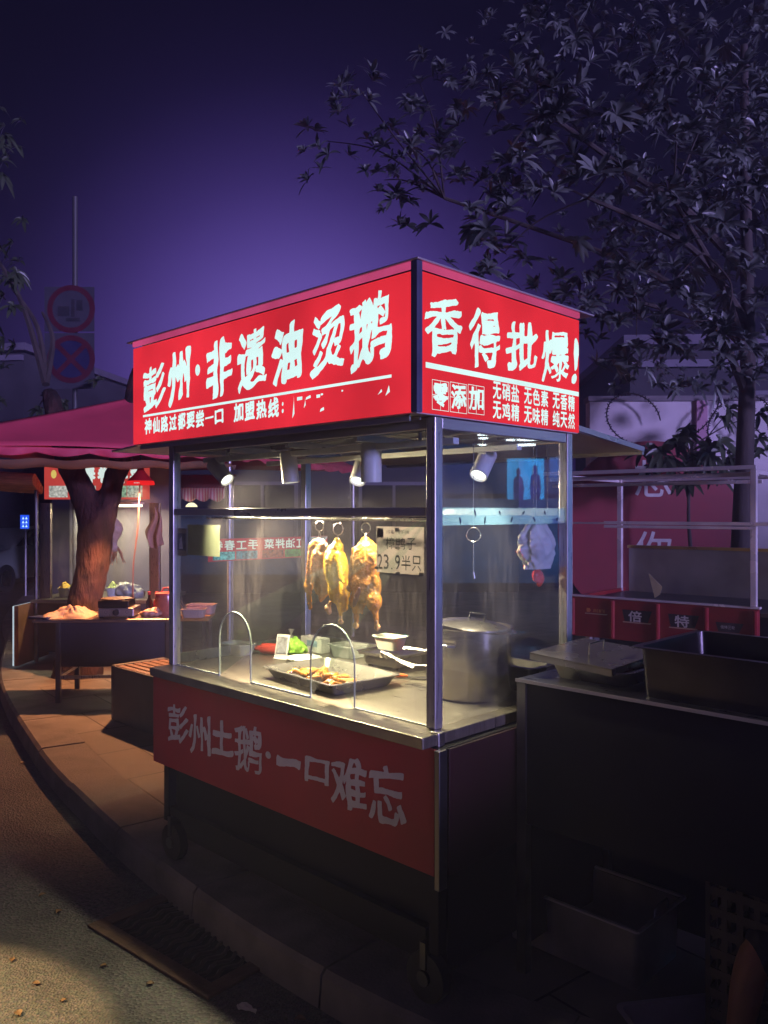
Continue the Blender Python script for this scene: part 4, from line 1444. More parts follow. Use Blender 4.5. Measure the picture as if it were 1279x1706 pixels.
def razor(label, x0, x1, z0, seed, pitch=.42, r0=.30):
    rw = thing('razor_wire', label, 'razor wire', (0, WY - .12, 0), R_(-2), 'coils of razor wire on the wall')
    rnd = random.Random(seed)
    mb = MB()
    pts = []
    n = int((x1 - x0) / pitch * 22)
    for i in range(n + 1):
        a = 2 * math.pi * i / 22
        rr = r0 * (1 + .22 * noise.noise(Vector((i * .05, seed, 0))))
        pts.append(Vector((x0 + (x1 - x0) * i / n + .28 * math.sin(a * .5 + seed), -.05 - .06 + .05 * math.cos(a), z0 + rr * math.sin(a) + .08 * noise.noise(Vector((i * .03, 5, seed)))) ) + Vector((rr * math.cos(a), 0, 0)))
    mb.tube(pts, .0075, 5)
    for i in range(1, len(pts) - 1):
        d = (pts[i + 1] - pts[i - 1]).normalized()
        for q in (pts[i], pts[i].lerp(pts[i + 1], .5)):
            s = rnd.choice((-1, 1))
            w = d.cross(Vector((0, 1, 0))).normalized()
            mb.beam(q - w * .020 * s - d * .012, q + w * .020 * s + d * .012, .006, .010)
    mb.build('wire_coil', M('rusty_wire', (.025, .018, .02), .6, .5, .3, 20), rw)


razor('loose coil of black razor wire hanging over the left end of the white wall', 2.75, 3.55, 2.62, 3, .62, .30)
razor('tangled coil of black razor wire hanging over the wall behind the plant', 3.75, 5.6, 2.62, 8, .34, .30)

# ------------------------------------------------------------------ dark buildings behind
bw_m = M('dark_wall', (.06, .055, .07), .8, 0, .2, 1.5)
win_m = M('dark_window', (.02, .02, .03), .12, 0, .2, 3)
frame_m = M('window_frame', (.20, .18, .24), .6, 0, .1, 5)


def building(label, x, y, rz, w, d, h, wins, band=None):
    b = thing('building', label, 'building', (x, y, 0), rz)
    MB().box(0, w, 0, d, 0, h).build('wall', bw_m, b)
    MB().box(-.15, w + .15, -.2, d + .15, h + .001, h + .16).build('roof', M('roof_edge', (.16, .14, .19), .7, 0, .2, 3), b)
    for (x0, x1, z0, z1) in wins:
        f = MB().box(x0, x1, -.05, -.002, z0, z1).build('window', frame_m, b)
        MB().box(x0 + .07, (x0 + x1) / 2 - .03, -.056, -.051, z0 + .07, z1 - .07).box((x0 + x1) / 2 + .03, x1 - .07, -.056, -.051, z0 + .07, z1 - .07).build('pane', win_m, f)
    if band:
        MB().box(0, w, -.08, -.002, band, band + .12).build('ledge', frame_m, b)
    return b


building('low dim building with a flat roof and framed windows above the white wall', 4.1, 13.6, R_(-3), 9, 5, 4.35, [(2.0, 3.1, 2.55, 3.6), (4.6, 5.7, 2.55, 3.6), (7, 8, 2.55, 3.6)], 4.0)
building('long dark single storey building far behind the stalls', -6.5, 16.0, R_(2), 9.2, 5, 3.0, [(1, 2.4, .9, 2.2), (3.4, 4.8, .9, 2.2), (6, 7.4, .9, 2.2)], 2.7)
building('tall black building at the far left end of the street', -16.5, 19.5, R_(-8), 8.5, 6, 5.2, [(1, 2.2, 2.4, 3.8), (3.2, 4.4, 2.4, 3.8), (5.4, 6.6, 2.4, 3.8)], 5.0)

# ------------------------------------------------------------------ trees
bark = M('bark', (.048, .019, .014), .85, 0, .75, 9, 1.0, (1, 1, .3), bscale=26)
[n for n in bark.node_tree.nodes if n.type == 'BUMP'][0].inputs['Distance'].default_value = .03
bark_dark = M('dark_bark', (.07, .055, .05), .85, 0, .4, 7, .8, (1, 1, .3), bscale=22)


def leaf_mat(name, col, var=.45):
    m = M(name, col, .38, 0, var, 3, .0, spec=.6)
    b = m.node_tree.nodes['Principled BSDF']
    return m


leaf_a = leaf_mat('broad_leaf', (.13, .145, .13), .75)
leaf_b = leaf_mat('dark_leaf', (.05, .065, .035))  # darker leaf tone of the young tree and the forked tree


def rosette(mb, c, d, n, ln, wd, rnd, droop=.5):
    d = Vector(d).normalized()
    u = d.orthogonal().normalized()
    w = d.cross(u)
    a0 = rnd.uniform(0, 6.28)
    for i in range(n):
        a = a0 + 2.4 * i
        o = u * math.cos(a) + w * math.sin(a)
        op = rnd.uniform(.25, 1.1)
        L = ln * rnd.uniform(.7, 1.15)
        dir_ = (d * (1 - op * .75) + o * op).normalized()
        side = dir_.cross(d).normalized() if dir_.cross(d).length > 1e-3 else w
        up = side.cross(dir_).normalized()
        pts, k, dj = [], 5, droop * rnd.uniform(.75, 1.25)
        for j in range(k + 1):
            t = j / k
            p = Vector(c) + dir_ * (L * t) - up * (0) + Vector((0, 0, -dj * L * t * t))
            hw = wd * (.10, .62, .98, 1.0, .74, .22)[j] * .5
            pts += [p - side * hw + up * hw * .35, p, p + side * hw + up * hw * .35]
        fs = []
        for j in range(k):
            fs += [(j * 3, j * 3 + 1, j * 3 + 4, j * 3 + 3), (j * 3 + 1, j * 3 + 2, j * 3 + 5, j * 3 + 4)]
        mb.add(pts, fs)


def limb(mb, pts, r0, r1, n=10):
    q = catmull([pts[0]] + list(pts) + [pts[-1]], 6)
    mb.tube(q, [r0 + (r1 - r0) * i / (len(q) - 1) for i in range(len(q))], n)


# the broad leaved tree whose crown fills the upper right
rnd = random.Random(4)
tb0 = at(1238, 853, 6.9)
tree = thing('broadleaf_tree', 'broad leaved tree at the right, its crown hanging over the stall', 'tree', (tb0.x, tb0.y, 0))
O = Vector((tb0.x, tb0.y, 0))
mb = MB()
limb(mb, [(0, 0, -.02), (-.02, 0, 1.0), (.01, .0, 2.0), (.04, 0, 3.0), (.02, 0, 4.2), (.05, .1, 5.6)], .105, .03)
forks = []
for (px, py, y, z0) in ((1120, 330, 6.0, 2.9), (980, 330, 6.2, 3.2), (900, 180, 6.0, 3.6), (740, 330, 7.0, 3.0), (1050, 500, 6.7, 2.6)):
    e_ = at(px, py, y) - O
    s_ = Vector((.02, 0, z0))
    m_ = s_.lerp(e_, .5) + Vector((rnd.uniform(-.2, .2), rnd.uniform(-.2, .2), .18))
    limb(mb, [s_, s_.lerp(m_, .5) + Vector((0, 0, .1)), m_, e_], .04, .014, 7)
    forks += [m_, e_, m_.lerp(e_, .5)]
ends = []
anchors = [(970, 225, 5.2, 1), (925, 130, 5.4, 1), (1110, 165, 5.4, 1), (820, 165, 6.4, .8), (780, 365, 6.0, 1), (735, 270, 6.8, .8), (1215, 300, 5.4, 1), (1195, 350, 5.3, 1), (1060, 560, 6.3, 1), (870, 330, 6.2, .7), (660, 330, 7.4, .7),
           (890, 230, 5.4, 1), (1000, 275, 5.3, 1), (700, 140, 7.2, .6), (1240, 110, 5.6, .8), (840, 420, 6.4, .8), (1000, 420, 6.4, .8), (1120, 470, 6.2, .8), (1210, 540, 6.0, .8), (640, 300, 8.2, .5), (600, 150, 7.6, .8), (545, 235, 8.0, .7), (650, 225, 7.4, .8), (1150, 300, 5.8, .7), (1040, 480, 6.6, .7), (940, 480, 6.9, .6)]
for (px, py, y, q) in anchors:
    e_ = at(px, py, y) - O
    s_ = min(forks, key=lambda f: (f - e_).length)
    mid = s_.lerp(e_, .5) + Vector((rnd.uniform(-.1, .1), rnd.uniform(-.1, .1), rnd.uniform(.0, .15)))
    limb(mb, [s_, mid, e_], .010, .004, 5)
    ends.append((e_, mid, q))
mb.build('trunk', bark_dark, tree, smooth=True)
crown = MB()
for (e_, mid, q) in ends:
    for k in range(int(10 * q) + 2):
        c = e_ + Vector((rnd.gauss(0, .17), rnd.gauss(0, .2), rnd.gauss(0, .15)))
        d = (c - e_) * 1.5 + Vector((rnd.uniform(-.5, .5), -.5, .8))
        rosette(crown, c, d, rnd.randint(9, 14), rnd.uniform(.11, .17), rnd.uniform(.032, .044), rnd, rnd.uniform(.1, .5))
cnt = 0
while cnt < 900:
    px, py = rnd.uniform(430, 1420), rnd.uniform(-120, 650)
    lim = 40 + max(0, (900 - px)) * .35
    if py < lim - 60 or (px < 700 and py > 470) or (px < 980 and py > 560):
        continue
    dens = min(1, .08 + (max(0, px - 620) / 560) ** 1.4)
    if py > 330 and px < 960:
        dens *= .4
    if rnd.random() > dens:
        continue
    y = rnd.uniform(5.8, 9.2)
    c = at(px, py, y) - O
    if px < 690:
        continue
    if (c + O).y > 9.0 and (c + O).z < 3.1:
        continue
    rosette(crown, c, (rnd.uniform(-.7, .7), rnd.uniform(-1, .2), rnd.uniform(-.1, 1)), rnd.randint(8, 14), rnd.uniform(.08, .15), rnd.uniform(.026, .038), rnd, rnd.uniform(.15, .6))
    cnt += 1
crown.build('crown', leaf_a, tree, smooth=True)

# young plant before the white wall
sp = at(1150, 853, 8.3)
shr = thing('young_tree', 'thin young tree with large dark leaves in front of the white wall', 'tree', (sp.x, sp.y, 0))
O = Vector((sp.x, sp.y, 0))
mb, cw = MB(), MB()
limb(mb, [(0, 0, -.02), (.03, 0, .8), (-.02, 0, 1.6), (.02, 0, 2.3)], .03, .012, 8)
for (px, py) in ((1105, 762), (1128, 742), (1165, 755), (1180, 775), (1150, 770), (1195, 740), (1100, 780), (1140, 720), (1210, 690), (1225, 765), (1258, 740), (1268, 690), (1075, 760), (1160, 792)):
    e_ = at(px, py, 8.2 + rnd.uniform(-.3, .4)) - O
    s_ = Vector((0, 0, rnd.uniform(1.7, 2.3)))
    limb(mb, [s_, s_.lerp(e_, .5) + Vector((0, 0, .05)), e_], .009, .004, 5)
    for k in range(3):
        rosette(cw, e_ + Vector((rnd.gauss(0, .06), rnd.gauss(0, .08), rnd.gauss(0, .05))), (rnd.uniform(-.6, .6), -.6, rnd.uniform(.1, .8)), rnd.randint(6, 9), rnd.uniform(.15, .21), rnd.uniform(.05, .065), rnd, rnd.uniform(.4, .9))
mb.build('trunk', bark_dark, shr, smooth=True)
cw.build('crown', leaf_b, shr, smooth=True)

# the forked street tree at the left
tq = at(152, 1015, 8.0)
yt = thing('forked_street_tree', 'thick forked street tree behind the gas stove table', 'tree', (tq.x, tq.y, 0))
O = Vector((tq.x, tq.y, 0))
A = lambda px, py, y=8.0: at(px, py, y) - O
tr_ = blob([('c', A(128, 1120) * Vector((1, 1, 0)) + Vector((0, 0, -.03)), A(141, 1000), .25, .165), ('c', A(141, 1000), A(153, 950), .165, .165), ('c', A(153, 950), A(160, 880), .165, .18),
            ('c', A(160, 885), A(147, 845), .165, .14), ('c', A(147, 845), A(130, 804), .14, .125), ('c', A(130, 804), A(112, 766), .125, .125), ('c', A(112, 766), A(84, 660, 8.2), .125, .09),
            ('c', A(162, 885), A(180, 840), .15, .118), ('c', A(180, 840), A(189, 804), .118, .102), ('c', A(189, 804), A(201, 766), .102, .115), ('c', A(201, 766), A(228, 620, 8.3), .115, .07)],
           .03, 'trunk', bark, yt, (.014, .09), 5, 4)
mb, cw = MB(), MB()
for k in range(150):
    px, py, y = rnd.uniform(-160, 165), rnd.uniform(160, 690), rnd.uniform(8.0, 10.0)
    if px > 40 and py < 630:
        continue
    rosette(cw, at(px, py, y) - O, (rnd.uniform(-.7, .7), -.5, rnd.uniform(.0, .8)), rnd.randint(7, 10), rnd.uniform(.12, .17), rnd.uniform(.036, .048), rnd, rnd.uniform(.3, .9))
for (px, py) in ((20, 480), (70, 520), (-40, 380)):
    e_ = at(px, py, 8.6) - O
    limb(mb, [A(76, 640, 8.2), A(76, 640, 8.2).lerp(e_, .5) + Vector((.05, .1, .1)), e_], .04, .012, 6)
mb.build('branch', bark_dark, yt, smooth=True)
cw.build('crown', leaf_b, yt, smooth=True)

# ------------------------------------------------------------------ left: pole with two signs
pp = at(122, 853, 9.2)
ps = thing('traffic_sign_post', 'tall thin pole with two round prohibition signs, half hidden by leaves', 'traffic sign', (pp.x, 9.2, 0))
D9 = 9.2
pz = lambda py: EYE - (py - HZ) / FPX * D9
pxx = lambda px: (px - CXP) / FPX * D9 - pp.x
MB().cyl((0, .05, 0), (0, .05, pz(325)), .028, 12).build('pole', M('pole_paint', (.08, .08, .085), .5, 0, .1, 6), ps, smooth=True)
plate_m = M('sign_plate', (.055, .055, .075), .5, 0, .08, 8)
ringm = M('sign_red_ring', (.09, .010, .025), .5, 0, .1, 8)
bluem = M('sign_blue', (.02, .022, .08), .5, 0, .1, 8)
blackm = M('sign_black', (.03, .03, .04), .5)


def disc(mb, cx, cz, r0, r1, y, n=40):
    vs = []
    for k in range(n):
        a = 2 * math.pi * k / n
        vs += [(cx + r0 * math.cos(a), y, cz + r0 * math.sin(a)), (cx + r1 * math.cos(a), y, cz + r1 * math.sin(a))]
    mb.add(vs, [(2 * k, 2 * k + 1, (2 * k + 3) % (2 * n), (2 * k + 2) % (2 * n)) for k in range(n)])


for q, (ya, yb) in enumerate(((478, 552), (555, 648))):
    x0, x1, z0, z1 = pxx(74), pxx(157), pz(yb), pz(ya)
    b_ = MB().box(x0, x1, -.004, .004, z0, z1).build('sign_plate', plate_m, ps)
    cx, cz = (x0 + x1) / 2 + .02, (z0 + z1) / 2 + (.02 if q else .0)
    rr = .27
    mb = MB()
    disc(mb, cx, cz, rr * .78, rr, -.0065)
    if q:
        for s_ in (1, -1):
            d = Vector((.707 * s_, 0, .707)) * rr * .8
            mb.beam(Vector((cx, -.0075 - .0008 * s_, cz)) - d, Vector((cx, -.0075 - .0008 * s_, cz)) + d, .0005, rr * .2)
    mb.build('ring', ringm, b_)
    mb = MB()
    if q:
        disc(mb, cx, cz, .001, rr * .775, -.0055)
        mb.build('field', bluem, b_)
    else:
        mb.box(cx - .15, cx - .02, -.0062, -.0055, cz - .08, cz + .03).box(cx + .0, cx + .04, -.0062, -.0055, cz - .09, cz + .11).box(cx + .06, cx + .13, -.0062, -.0055, cz - .02, cz + .10).box(cx - .06, cx + .1, -.0062, -.0055, cz - .14, cz - .10)
        mb.build('pictogram', blackm, b_)

# ------------------------------------------------------------------ pink tent canopy
pk = M('pink_canvas', (.80, .085, .14), .65, 0, .10, 2.5, .15, bscale=7)
tent = thing('canopy_tent', 'pink canvas canopy tent with a scalloped edge behind the left end of the stall', 'tent', (-2.6, 7.4, 0))
O = Vector((-2.6, 7.4, 0))
TA, TB, TP = Vector((-4.1, 6.4, 2.15)) - O, Vector((-1.36, 7.5, 2.15)) - O, at(345, 640, 8.9) - O
TCk, TDk = Vector((-.3, 10.6, 2.15)) - O, Vector((-3.6, 10.8, 2.15)) - O
mb = MB()


def face(a, b, c, sag=.06):
    def f(u, v):
        p = a.lerp(b, u).lerp(c, v)
        return p + Vector((0, 0, -sag * math.sin(math.pi * v) * (1 - v) - .012 * math.sin(u * 9)))
    mb.grid(f, 20, 12)


face(TA, TB, TP)
face(TB, TCk, TP)
face(TCk, TDk, TP)
face(TDk, TA, TP)
tr = mb.build('roof', pk, tent, smooth=True)
sol = tr.modifiers.new('thick', 'SOLIDIFY')
sol.thickness = .006


def valance(a, b, n, h, name, mat, inset=0):
    mb = MB()
    d = (b - a).normalized()
    nrm = Vector((d.y, -d.x, 0))

    def f(u, v):
        sc = abs(math.sin(math.pi * n * u))
        p = a.lerp(b, u) + Vector((0, 0, -.004 - v * (h * (.55 + .45 * sc))))
        return p + nrm * (-inset + .025 * v * math.sin(u * n * 5.3 + 1) + .015 * v * math.sin(u * n * 13))
    mb.grid(f, n * 14, 5)
    return mb.build(name, mat, tent, smooth=True)


for o_ in (valance(TA, TB, 7, .075, 'valance', pk), valance(TB, TCk, 8, .075, 'valance', pk)):
    o_.modifiers.new('thick', 'SOLIDIFY').thickness = .004
brownc = M('tan_canvas', (.30, .19, .12), .8, 0, .15, 4, .2, bscale=9)
mb = MB()
mb.grid(lambda u, v: (TA + Vector((0, .03, 0))).lerp(TB + Vector((-.05, .05, 0)), u) + Vector((.0, .25 * v, -.07 - .12 * math.sin(math.pi * (v * .8 + .1)) * (1 - .35 * u) - .01 * math.sin(u * 40))), 60, 8)
mb.build('rolled_side', brownc, tent, smooth=True)
mb = MB()
for q in (TA + Vector((.5, .25, 0)), TB + Vector((-.08, .1, 0)), TCk + Vector((-.1, -.1, 0)), TDk + Vector((.1, -.1, 0))):
    MB().cyl((q.x, q.y, -.0), (q.x, q.y, 2.13), .02, 10).build('pole', steel_post, tent, smooth=True)

# ------------------------------------------------------------------ the neighbouring food stall
ND = 8.7
n0 = at(82, 853, ND)
ns = thing('neighbour_stall', 'smaller lit food stall behind the forked tree, with a red sign and food pictures', 'food stall', (n0.x, ND, 0), R_(-2))
nx = lambda px: (px - 82) / FPX * ND
nz = lambda py: EYE - (py - HZ) / FPX * ND
NW = nx(250)
sgn = MB().box(0, NW, -.12, .02, nz(832), nz(773)).build('sign_panel', E('neighbour_sign_red', (.80, .085, .07), .62, .1, 3), ns)
mb = MB()
T3 = lambda u, v: (u, -.124, v)
put_line(mb, '春卷', nx(142), nx(196), nz(806), nz(778), T3, bold=.05, n=50)
put_line(mb, '拌菜', nx(198), nx(247), nz(806), nz(778), T3, bold=.05, n=50)
mb.build('lettering', E('neighbour_sign_white', (.80, .95, .90), .9), sgn)
for k, (a, b, c_) in enumerate(((90, 121, (.55, .55, .50)), (148, 168, (.45, .46, .40)), (203, 219, (.30, .48, .32)), (220, 245, (.42, .5, .40)))):
    MB().box(nx(a), nx(b), -.1235, -.1215, nz(829), nz(810)).build('food_picture', E('picture_light', c_, .8, .55, 45), sgn)
MB().add([(nx(98) + .03 * math.cos(a), -.1235, nz(791) + .045 * math.sin(a)) for a in [k * .4189 for k in range(15)]], [tuple(range(15))]).build('emblem', E('emblem_yellow', (.8, .6, .15), .9), sgn)
for x in (-.10, NW + .0):
    MB().box(x, x + .11, -.0, .05, nz(1000), nz(838)).build('post', M('warm_steel', (.48, .40, .36), .3, 1, .2, 5, .04, (30, 30, 2)), ns, bevel=.004)
for x in (-.1, NW + .06):
    MB().box(x, x + .05, .75, .80, nz(1000), nz(790)).build('post', steel_post, ns)
MB().box(-.15, NW + .16, -.12, .85, nz(1003), nz(997)).build('counter_top', steel_counter, ns, bevel=.004)
MB().box(-.12, NW + .13, -.05, .82, .12, nz(1004)).build('cabinet', M('dim_cabinet', (.07, .05, .05), .5, 0, .2, 4), ns)
MB().box(-.13, NW + .14, -.1, .85, nz(771), nz(769)).build('roof_sheet', ceiling_m, ns)
MB().box(.012, NW - .0, .02, .028, nz(997) + .004, nz(838)).build('front_glass', glass, ns)
MB().box(-.1, NW + .11, .80, .81, nz(1000), nz(770)).build('back_sheet', M('grey_back', (.15, .145, .17), .5, .3, .2, 3), ns)
lb_ = MB().box(-.20, -.185, -.40, .3, nz(1098), nz(1003)).build('side_lightbox', E('lightbox_white', (.70, .85, .95), .75, .1, 8), ns)
MB().box(-.184, -.14, -.40, .3, nz(1098), nz(1003)).build('lightbox_case', M('orange_case', (.30, .13, .05), .6), ns)
mb = MB()
for z in (.30, .42, .55, .62):
    mb.box(-.203, -.2005, -.32, .2, z * .8 + .02, z * .8 + .065)
mb.box(-.184, -.182, -.40, .3, .1, .101)
mb.build('lettering', E('lightbox_red', (.75, .05, .06), .7), lb_)
w_ = Vector((n0.x + NW * .5, ND + .35, nz(842)))
tube_ = thing('tube_lamp', 'lit tube lamp under the roof of the neighbouring stall', 'lamp', w_, R_(-2))
MB().cyl((-.35, 0, 0), (.35, 0, 0), .014, 12).build('tube', E('tube_light', (1.0, .86, .6), 5), tube_, smooth=True)
MB().box(-.37, .37, -.02, .02, .016, .035).build('fitting', white_plastic, tube_)
lamp('AREA', 'tube_light', w_ + Vector((0, 0, -.03)), w_ + Vector((0, 0, -1)), 30, (1.0, .80, .52), shape='RECTANGLE', size=.7, size_y=.05)
# what lies on its counter
cz_ = nz(997)
NB = Matrix.Rotation(R_(-2), 3, 'Z')
nw = lambda x, y, z=0: Vector((n0.x, ND, 0)) + NB @ Vector((x, y, cz_ + .001 + z))
for k, (px, y, c_, lab) in enumerate(((99, .14, (.70, .45, .04), 'white tub heaped with yellow shreds on the neighbouring counter'), (114, .16, (.35, .33, .08), 'white tub of dull green salad on the neighbouring counter'), (180, .16, (.40, .52, .14), 'white tub of pale green vegetables right of the forked trunk'))):
    b_ = tub(lab, nw(nx(px), y), R_(-2), .105, .16, .10, white_plastic)
    MB().grid(lambda u, v: ((u - .5) * .10, (v - .5) * .15, .095 + .07 * math.sin(math.pi * u) * math.sin(math.pi * v) + .02 * noise.noise(Vector((u * 5, v * 7, k)))), 16, 18).build('filling', M('food_filling', c_, .6, 0, .35, 60, .6), b_, smooth=True)
b_ = thing('plastic_bag', 'crumpled clear plastic bag in the middle of the neighbouring counter', 'bag', nw(nx(205), .15), 0)
blob([('e', (0, 0, .07), (.15, .09, .085), (0, 0, 0)), ('e', (.10, -.02, .05), (.10, .08, .06), (0, 0, 0)), ('e', (-.06, 0, .11), (.06, .06, .06), (0, 0, 0))], .014, 'bag_skin', M('cloudy_bag', (.42, .43, .40), .3, 0, .25, 12, .5, bscale=40), b_, (.03, .05), 6)
hb = thing('hanging_bag', 'pale net bag of dried food hanging at the neighbouring stall beside the trunk', 'bag', Vector((n0.x, ND, 0)) + NB @ Vector((nx(199), -.14, 0)), 0)
blob([('c', (0, 0, nz(860)), (.01, 0, nz(880)), .02, .07), ('c', (.01, 0, nz(880)), (.0, 0, nz(905)), .085, .03), ('c', (.0, 0, nz(905)), (.0, 0, nz(912)), .03, .05)], .012, 'bag_skin', M('pale_net', (.45, .38, .28), .6, 0, .2, 20, .4), hb, (.012, .04), 2)
mb = MB()
rnd = random.Random(8)
for k in range(16):
    x = rnd.uniform(-.05, .10)
    mb.tube([(x * .3, rnd.uniform(-.02, .02), nz(908)), (x * .8, rnd.uniform(-.04, .04), nz(920)), (x + rnd.uniform(-.03, .03), rnd.uniform(-.03, .03), nz(rnd.uniform(926, 940)))], [.006, .007, .003], 5)
mb.build('dried_food', M('dried_food', (.40, .22, .10), .6, 0, .3, 30), hb, smooth=True)
MB().tube([(0, 0, nz(860)), (.005, 0, nz(838))], .004, 5).build('string', wire_m, hb)
hc = thing('hanging_cloth', 'brownish rag hanging beside the right post of the neighbouring stall', 'cloth', at(258, 853, 8.45) * 1 + Vector((0, 0, -EYE)), 0)
z85 = lambda py: EYE - (py - HZ) / FPX * 8.45


def ragf(u, v):
    w = .02 + .10 * min(1, v * 1.6) * (1 - .45 * max(0, v - .55) * 2)
    return ((u - .5) * w * 1.6 + .02 * math.sin(v * 7), .04 * math.sin(u * 11 + v * 3) * (.3 + v), z85(845) + (z85(915) - z85(845)) * v * (1 - .18 * abs(u - .4)))


mb = MB()
mb.grid(ragf, 24, 20)
rg = mb.build('rag', M('rag_cloth', (.34, .20, .14), .85, 0, .2, 12, .3, bscale=60), hc, smooth=True)
rg.modifiers.new('thick', 'SOLIDIFY').thickness = .004

# striped awning and the folded one
st_m = M('stripe_base', (.5, .3, .25), .7)
t = st_m.node_tree
wv = t.nodes.new('ShaderNodeTexWave')
wv.inputs['Scale'].default_value = 9
wv.wave_profile = 'SIN'
tcn = t.nodes.new('ShaderNodeTexCoord')
t.links.new(tcn.outputs['Object'], wv.inputs['Vector'])
cr2 = t.nodes.new('ShaderNodeValToRGB')
cr2.color_ramp.interpolation = 'CONSTANT'
cr2.color_ramp.elements[0].color = (.50, .13, .12, 1)
cr2.color_ramp.elements[1].color = (.58, .42, .32, 1)
cr2.color_ramp.elements[1].position = .5
t.links.new(wv.outputs['Fac'], cr2.inputs['Fac'])
t.links.new(cr2.outputs[0], t.nodes['Principled BSDF'].inputs['Base Color'])
a0 = at(236, 790, 9.6)
sa = thing('striped_awning', 'red and cream striped awning with a wavy hem behind the left end of the stall', 'awning', (a0.x, 9.6, 0), R_(-6))


def sawf(u, v):
    x = u * 1.0
    if v < .5:
        return (x, .5 - v, 2.06 - .30 * v * 1.2)
    k = (v - .5) * 2
    return (x, -.02 * math.sin(x * 40) * k, 1.88 - .16 * k * (.75 + .25 * abs(math.sin(x * 19))))


mb = MB()
mb.grid(sawf, 120, 12)
mb.build('canvas', st_m, sa, smooth=True).modifiers.new('thick', 'SOLIDIFY').thickness = .004
MB().cyl((.05, .48, 0), (.05, .48, 2.0), .02, 8).cyl((.95, .48, 0), (.95, .48, 2.0), .02, 8).build('pole', dark_steel, sa)
MB().lathe([(0, .05), (.03, .045), (.06, .02), (.07, 0), (0, 0)], (.62, -.05, 1.66), 20).build('lamp_bowl', E('awning_lamp', (1, .85, .55), 2.0), sa, smooth=True)
fa0 = at(-30, 800, 8.6)
fa = thing('rolled_awning', 'rolled up orange striped awning at the left edge under the pink tent', 'awning', (fa0.x, 8.6, 0), R_(3))
mb = MB()
for k in range(5):
    rr = .075 - .006 * k
    z = 1.6 + (853 - 800) / FPX * 8.6 - .02 * k
    mb.tube([(0, .05 * k - .1, z + .03 * math.sin(k * 2)), (.25, .05 * k - .1, z + .01), (.58, .05 * k - .1, z - .005 * k)], [rr, rr * 1.05, rr * .9], 12)
mb.build('canvas_roll', M('orange_canvas', (.50, .25, .12), .8, 0, .3, 8, .3, (1, 9, 9)), fa, smooth=True)
MB().cyl((.56, 0, 0), (.56, 0, 1.84), .022, 8).build('pole', dark_steel, fa)

# heat lamp: a red cone shade on a cord, its coiled lead hanging down
hl0 = at(234, 806, 7.5)
hl = thing('heat_lamp', 'hanging lamp with a flared red shade left of the goose stall', 'lamp', hl0)
red_shade = M('red_shade', (.42, .015, .02), .35, 0, .1, 10, emit=None)
sh = MB().lathe([(.022, .16), (.026, .16), (.034, .12), (.06, .085), (.115, .03), (.118, .026), (.056, .080), (.030, .115), (.022, .15)], (0, 0, 0), 36).build('shade', red_shade, hl, smooth=True)
rim_ = MB().lathe([(.117, .027), (.122, .02), (.125, -.008), (.120, -.010), (.117, .018)], (0, 0, 0), 36).build('shade_rim', E('glowing_red_rim', (.95, .02, .02), .9, .05), hl, smooth=True)
mb = MB()
for k, x in enumerate((-.022, -.008, .004, .018)):
    mb.box(x, x + .008, -.128 + .001 * k, -.127 + .001 * k, .0, .009)
mb.build('lettering', E('rim_white', (.9, .8, .8), .7), rim_)
MB().cyl((0, 0, .16), (0, 0, .22), .024, 14).tube([(0, 0, .22), (.004, 0, .33)], .006, 6).build('lamp_holder', black_plastic, hl, smooth=True)
MB().lathe([(0, .0), (.02, .006), (.032, .03), (.022, .06), (0, .07)], (0, 0, .0), 16).build('bulb', E('heat_bulb', (1, .45, .18), 6), hl, smooth=True)
lamp('SPOT', 'heat_lamp_light', hl0 + Vector((0, 0, -.005)), hl0 + Vector((.02, -.12, -1)), 380, (1.0, .40, .16), spot_size=R_(114), spot_blend=.3, shadow_soft_size=.03)
cdx = thing('power_cord', 'pale pink cord hanging from under the heat lamp down to the table', 'cord', hl0 + Vector((.03, .10, 0)))
q_ = lambda px, py: at(px, py, 7.6) - (hl0 + Vector((.03, .10, 0)))
MB().tube(catmull([q_(235, 800), q_(233, 806), q_(231, 850), q_(229, 880), q_(225, 915), q_(222, 940), q_(221, 985), q_(223, 1012), q_(224, 1015)], 6), .008, 6).build('cord', M('pink_cord', (.20, .10, .09), .5), cdx, smooth=True)

# ------------------------------------------------------------------ table with the gas stove
ta = on_z(98, 1170, 0)
tb = thing('steel_table', 'dark steel work table with a lower brace in front of the forked tree', 'table', (ta.x - .04, ta.y - .03, 0), R_(4))
TWd, TDp, THt = 1.02, .55, .70
MB().box(-.16, TWd, -.03, TDp, THt - .025, THt).build('table_top', M('worn_steel_top', (.38, .30, .25), .35, .9, .25, 5, .08), tb, bevel=.008)
for (x, y) in ((.02, .0), (TWd - .09, .0), (.02, TDp - .03), (TWd - .09, TDp - .03)):
    MB().box(x, x + .04, y, y + .04, 0, THt - .026).build('leg', dark_steel, tb, bevel=.003)
mb = MB().box(.061, TWd - .091, .008, .032, .20, .225).box(.028, .052, .041, TDp - .031, .20, .225).box(.061, TWd - .091, TDp - .022, TDp + .002, .20, .225)
mb.build('brace', steel_post, tb)
MB().box(.062, TWd - .092, .016, .022, .30, THt - .027).build('front_panel', M('dark_panel', (.035, .03, .045), .5, 0, .2, 4), tb)
TT = lambda x, y: Vector((ta.x - .04, ta.y - .03, THt + .001)) + Matrix.Rotation(R_(4), 3, 'Z') @ Vector((x, y, 0))
sv = thing('gas_stove', 'small single burner gas stove with a round knob and a griddle on top', 'stove', TT(.50, .17), R_(4))
MB().box(-.14, .155, -.13, .14, .012, .085).build('stove_body', M('stove_steel', (.60, .52, .48), .3, .9, .1, 8, .04), sv, bevel=.006)
mb = MB()
for x in (-.12, .12):
    mb.box(x - .015, x + .015, -.11, .12, 0, .0118)
mb.build('foot', black_plastic, sv)
